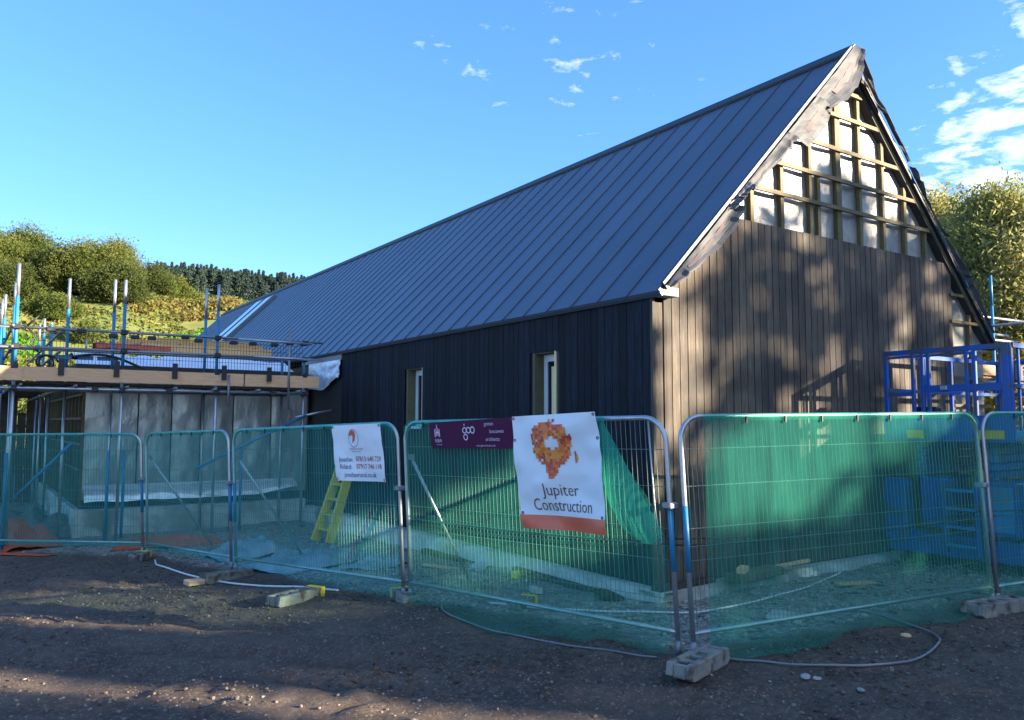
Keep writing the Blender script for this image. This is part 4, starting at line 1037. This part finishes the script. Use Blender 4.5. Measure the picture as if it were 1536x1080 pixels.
# stones strewn over the ground
def stones(name, n, region, smin, smax, m, seed, weight):
    rng = random.Random(seed); mb = MB(); c = 0
    ico = [(0,0,1),(.89,0,.45),(.28,.85,.45),(-.72,.53,.45),(-.72,-.53,.45),(.28,-.85,.45),(.72,.53,-.45),(-.28,.85,-.45),(-.89,0,-.45),(-.28,-.85,-.45),(.72,-.53,-.45)]
    fc = [(0,1,2),(0,2,3),(0,3,4),(0,4,5),(0,5,1),(1,6,2),(2,7,3),(3,8,4),(4,9,5),(5,10,1),(2,6,7),(3,7,8),(4,8,9),(5,9,10),(1,10,6)]
    while c < n:
        x = rng.uniform(region[0], region[1]); y = rng.uniform(region[2], region[3])
        if rng.random() > weight(x, y): continue
        s = smin+(smax-smin)*rng.random()**3.2; a = rng.uniform(0, 6.28); ca, sa = math.cos(a), math.sin(a); fx, fy, fz = rng.uniform(.7, 1.3), rng.uniform(.6, 1.1), rng.uniform(.4, .8)
        z = gh(x, y)
        mb.add([(x+s*(ca*p[0]*fx-sa*p[1]*fy)*rng.uniform(.8, 1.2), y+s*(sa*p[0]*fx+ca*p[1]*fy)*rng.uniform(.8, 1.2), z+s*.25+s*p[2]*fz) for p in ico], fc); c += 1
    return mb.build(name, m, None, False, 'stuff')
def wmud(x, y):
    if in_site(x, y) > .4: return 0
    k = .25+.75*ss(.0, .35, nz(x*.8, y*.8, 9)+.15)
    return k*(.3+.7*(1-ss(5, 12, math.hypot(x-CAM.x, y-CAM.y))))
stones('gravel', 7000, (-7.5, 3.5, -4.5, 9), .004, .019, M['stone'], 21, wmud)
stones('gravel', 160, (-7.5, 3.5, -4.5, 9), .004, .018, M['palestone'], 23, wmud)
M['clod'] = mat('mud_clod', (.050,.036,.028), .95, c2=(.095,.070,.052), scale=9, bump=.6, bscale=40)
def wclod(x, y):
    if in_site(x, y) > .3: return 0
    return ss(-.05, .35, nz(x*.6, y*.6, 12)+.08*nz(x*3, y*3))*(.35+.65*ss(-5.2, -2.5, x))
stones('mud_clods', 3800, (-7.0, 3.5, -4.5, 8), .005, .026, M['clod'], 25, wclod)
def wsite(x, y):
    if in_site(x, y) < .5 or x > -.08 and y > -.08: return 0
    return .35+.65*ss(-.1, .35, nz(x*1.1, y*1.1, 4))
stones('gravel', 6500, (-5.5, 4.5, -2.6, 9.0), .006, .032, M['palestone'], 22, wsite)

# ------------------------------------------------------------------ scaffold behind the barn on the right
s2 = thing('scaffold', 'blue-poled tube scaffold behind the right eave of the barn', 'scaffold')
def t2(name, p, q, m, r=.026): MB().tube([p, q], r, 8).build(name, M[m], s2, True)
for x, y, t in ((8.1, 1.2, 4.75), (8.9, .6, 4.5), (9.7, 1.4, 4.6), (8.1, 4.0, 4.6), (9.5, 4.2, 4.6)):
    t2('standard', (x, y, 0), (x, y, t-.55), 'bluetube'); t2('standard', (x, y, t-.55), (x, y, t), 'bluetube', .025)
for z in (2.6, 3.35, 3.75): t2('ledger', (7.6, .75, z), (11.5, .60, z+.02), 'galv2'); t2('ledger', (7.7, 1.4, z-.1), (11.5, 1.5, z-.1), 'galv2')
for z in (2.55, 3.5): t2('ledger', (8.1, -.2, z), (8.1, 5.0, z), 'galv2')
for k in range(3): MB().box((7.6, .62+k*.24, 2.64), (11.5, .62+k*.24+.22, 2.68)).build('deck_plank', M['plank'], s2)
MB().box((7.6, .56, 2.70), (11.5, .60, 2.92)).build('toe_board', M['plank'], s2)

# ------------------------------------------------------------------ vegetation
M['willow'] = foliage_mat('willow_leaves', (.22,.24,.085), (.31,.31,.115), (.40,.37,.14), .5, .5)
M['shrub'] = foliage_mat('hill_shrub_leaves', (.105,.140,.036), (.155,.188,.050), (.215,.228,.066), .22, .6)
M['shrub2'] = foliage_mat('dark_shrub_leaves', (.070,.094,.030), (.108,.135,.042), (.155,.170,.054), .25, .6)
M['conifer'] = foliage_mat('hazy_conifer_needles', (.062,.096,.084), (.075,.112,.090), (.092,.128,.094), .05, .4)  # pale bluish tone puts distance haze into the needle colour
M['oak'] = foliage_mat('hedge_leaves', (.04,.06,.02), (.07,.085,.025), (.12,.12,.03), .5, .2)
M['bush'] = foliage_mat('golden_bush_leaves', (.22,.17,.02), (.32,.24,.03), (.40,.30,.04), .8, .4)
for k, (px, d, h, rd, n, lab) in enumerate((
        (640, 34, 10.9, 3.6, 80000, 'yellow-green willow just right of the gable, nearest the roof edge'),
        (745, 32, 10.2, 3.4, 80000, 'yellow-green willow at the right edge of the photo behind the scaffold'),
        (860, 36, 10.4, 3.8, 12000, 'yellow-green willow beyond the right edge of the photo'),
        (560, 44, 10.5, 4.0, 40000, 'tall willow hidden mostly behind the gable on the right'),
        (700, 48, 11.8, 4.4, 40000, 'taller pale willow farther back between the two nearer willows'))):
    x, y = pol(px, d)
    tree('willow_tree', (x, y, -.1), h, rd, n, .058, M['willow'], lab, 'tree', 'willows behind the barn', 100+k, crown0=.06, droop=.55, aspect=1.6, ncl=22, limbs=9, rr=(.22, .42))
x, y = pol(738, 17.5)
tree('golden_bush', (x, y, -.1), 3.6, 1.1, 2500, .07, M['bush'], 'golden yellow bush behind the scaffold at the right edge', 'bush', None, 140, crown0=.1)
# hillside shrubs and trees: bearing offset in pixels, distance, height, radius
HS = [(-790, 100, 5.0, 3.6, 0), (-735, 104, 6.2, 4.2, 0), (-700, 98, 3.8, 3.2, 1), (-660, 98, 4.8, 4.0, 0), (-610, 98, 5.4, 4.4, 0), (-590, 92, 4.0, 3.4, 1),
      (-545, 104, 3.8, 3.4, 1), (-520, 104, 3.0, 2.8, 0), (-480, 106, 1.7, 2.2, 0), (-450, 108, 1.2, 1.8, 1), (-765, 90, 3.4, 3.0, 1), (-690, 86, 2.2, 2.6, 0), (-640, 80, 1.7, 1.7, 0),
      (-560, 72, 1.3, 1.8, 0), (-525, 68, 1.2, 1.9, 1), (-480, 70, 1.2, 1.7, 0), (-655, 66, 1.3, 1.3, 0), (-840, 98, 5.0, 4.0, 0), (-900, 95, 5.0, 4.0, 1)]
LK = ('olive green', 'dark green')
PL = ['at the far left skyline', 'tallest on the left skyline', 'tucked under the tallest skyline tree', 'on the skyline behind the left scaffold poles', 'forming the broad hump of the left skyline', 'below the hump of the left skyline',
      'stepping down right of the skyline hump', 'low on the skyline left of the conifer hill', 'small beside the conifer hill edge', 'smallest at the foot of the conifer skyline', 'mid-slope at the far left', 'mid-slope below the tallest tree', 'small, mid-slope behind the first poles',
      'beside the bright fern patch', 'dark on the low slope above the wing roof', 'low slope left of the rooflights', 'low behind the coiled cable', 'beyond the left edge of the photo', 'farthest beyond the left edge of the photo']
for k, (px, d, h, rd, kd) in enumerate(HS):
    x, y = pol(px, d); b = math.degrees(math.atan(px/1199.3)); z = near_h(b, d)-.3
    tree('hill_tree', (x, y, z), h, rd, int(3400+rd*rd*1200), .115, M['shrub2' if kd else 'shrub'], '%s rounded tree %s' % (LK[kd], PL[k]), 'tree', 'rounded trees on the hillside', 200+k, crown0=.04, ncl=16, limbs=4, rr=(.28, .5))
# bracken and bright fern patches: uncountable ground cover
def cover(name, n, b0, b1, d0, d1, size, m, seed, keep):
    rng = np.random.default_rng(seed); P = []
    while len(P) < n:
        b = rng.uniform(b0, b1); d = rng.uniform(d0, d1)
        a = YAW+R(b); x, y = CAM.x+math.sin(a)*d, CAM.y+math.cos(a)*d
        if keep(b, d, x, y): P.append((x, y, near_h(b, d)+rng.uniform(0, .5)))
    V, k = leaf_quads(np.array(P), size, rng); o = link(name, quad_mesh(name, V, k, m)); o['kind'] = 'stuff'
M['fern'] = foliage_mat('bracken_fronds', (.10,.125,.034), (.16,.17,.048), (.205,.175,.050), .15, .35)
M['brightfern'] = foliage_mat('bright_fern', (.09,.22,.02), (.13,.28,.03), (.17,.28,.04), .4, .4)
M['rust'] = foliage_mat('rusty_bracken', (.15,.115,.04), (.19,.14,.05), (.17,.155,.045), .3, .35)
cover('bracken', 42000, -37, -12, 45, 108, .24, M['fern'], 31, lambda b, d, x, y: nz(x*.12, y*.12, 6) > -.32)
cover('fern_patch', 4200, -24.6, -18.5, 74, 84, .2, M['brightfern'], 32, lambda b, d, x, y: abs(d-79) < 5*(1-((b+21.5)/3.2)**2))
cover('fern_patch', 900, -34, -30.5, 72, 80, .2, M['brightfern'], 33, lambda b, d, x, y: True)
cover('rusty_bracken', 3000, -26, -18, 88, 97, .24, M['rust'], 34, lambda b, d, x, y: nz(x*.2, y*.2, 2) > -.1)
# conifers on the far hill
def conifer_mesh(seed, h, r, n):
    rng = np.random.default_rng(seed); P = []
    for i in range(n):
        f = rng.uniform(.02, 1)**.8; z = h*f; w = r*(1-f)**.75*(0.75+.25*math.sin(f*34)); a = rng.uniform(0, 6.28); q = w*rng.uniform(.3, 1.1)
        P.append((math.cos(a)*q, math.sin(a)*q, z))
    V, k = leaf_quads(np.array(P), .42, rng, .3, 1.0); return quad_mesh('needles', V, k, M['conifer'])
cps = [(conifer_mesh(s, h, r, 900), h) for s, h, r in ((1, 14, 3.4), (2, 13, 3.1), (3, 15, 3.3), (4, 12, 3.3))]
ctr = MB().tube([(0,0,-1),(0,0,12.0)], [.22,.05], 5).mesh('trunk', M['bark'])
rc = random.Random(5); cnt = 0
for row in range(6):
    d = 294-row*6; px = -545.0
    while px < -232:
        dd = d+rc.uniform(-4, 4); x, y = pol(px, dd); b = math.degrees(math.atan(px/1199.3))
        if cnt < 299:
            t = thing('conifer', 'dark green conifer in the plantation on the far hill', 'tree', (x, y, far_h(b, dd)-.5), rc.uniform(0, 6), 'conifers on the far hill')
            me, h = rc.choice(cps); s = rc.uniform(.88, 1.0)*.74; t.scale = (s*1.25, s*1.25, s*.90)
            link('needles', me, t); link('trunk', ctr, t); cnt += 1
        px += rc.uniform(4.4, 7.6)
# the rest of the plantation reads as one mass
rng = np.random.default_rng(9); P = []
for k in range(26000):
    b = rng.uniform(-60, 20); d = rng.uniform(170, 300)
    if -25.5 < b < -10.5: continue
    a = YAW+R(b); i = (math.floor(b*3)*7919+math.floor(d/4)*104729) % 97/97.
    P.append((CAM.x+math.sin(a)*d, CAM.y+math.cos(a)*d, far_h(b, d)+rng.uniform(0, 1)**1.5*11*(.6+.4*i)))
V, k = leaf_quads(np.array(P), 1.3, rng, .3); fo_ = link('conifer_forest', quad_mesh('conifer_forest', V, k, M['conifer'])); fo_['kind'] = 'stuff'

# ------------------------------------------------------------------ added hedge and shade trees on the sunward side of the yard (they throw the dappled shade)
SX, SYd = .648, -.762; PX, PY = .762, .648
def shade_xy(l, w): return l*SX+w*PX, l*SYd+w*PY
rg = np.random.default_rng(77)
# (from, to, height) across the sun's path; tops and gaps shaped to place the light streaks
hedge = [(-18, -11.5, 9.6), (-11.5, -7.4, 9.9), (-7.4, -4.0, 9.4), (-3.70, -2.30, 8.5), (-2.30, -1.66, 7.1, 7.95, 8.8), (-1.66, -1.36, 7.05), (-1.36, 0, 7.1, 7.95, 9.0), (0, 1.8, 7.4), (1.8, 3.7, 6.9), (3.7, 6, 6.6), (6, 9.5, 7.2), (9.5, 14, 9), (14, 19, 9.5)]
for k, (w0, w1, h, *cr) in enumerate(hedge):
    w = (w0+w1)/2; r = (w1-w0)/2; x, y = shade_xy(25, w)
    t = thing('sun_block_tree', 'added hedge tree shaped to part the sunlight on the sunward side of the yard, outside the photo', 'tree', (x, y, 0), 0, 'added hedge trees across the yard')
    n = int(2000*r*h/3)+300; u = rg.uniform(-1, 1, n); z = rg.uniform(0, 1, n)*h; ww = u*(r+(.03 if k not in (2, 3) else -.03))+rg.normal(size=n)*.03; ll = rg.normal(size=n)*.5
    z += .25*np.sin(ww*2.3+k)*(z/h)**3
    if cr:                                              # open band under a second crown tier, shaped to light the netting
        n2 = int(2000*r*(cr[1]-cr[0])/3)+200; ww = np.concatenate([ww, rg.uniform(-1, 1, n2)*r]); ll = np.concatenate([ll, rg.normal(size=n2)*.4])
        z = np.concatenate([z, rg.uniform(cr[0], cr[1], n2)])
    P = np.stack([ww*PX+ll*SX, ww*PY+ll*SYd, z], 1); V, kk = leaf_quads(P, .15, rg); link('crown', quad_mesh('crown', V, kk, M['oak']), t)
    MB().tube([(0,0,-.3), (0,0,cr[1] if cr else h*.8)], [min(.2, r*.8), .03], 7).build('trunk', M['bark'], t, True)
dap = [(-9, 13.5, 3.0, 3000, .45), (1.2, 12.0, 1.3, 800, .72), (2.7, 12.3, 1.7, 1300, .76), (4.1, 12.4, 1.7, 1500, .62), (5.8, 12.0, 2.0, 2200, .45), (9, 12.5, 2.6, 2400, .45), (.9, 9.6, .8, 260, .85)]
for k, (w, h, r, n, c0) in enumerate(dap):
    x, y = shade_xy(29+(k % 2)*2.0, w)
    tree('shade_tree', (x, y, -.2), h, r, n, .15, M['oak'], 'open-crowned tree on the sunward side of the yard, out of shot', 'tree', 'trees across the yard', 300+k, crown0=c0, ncl=17, limbs=9, rr=(.13, .30))
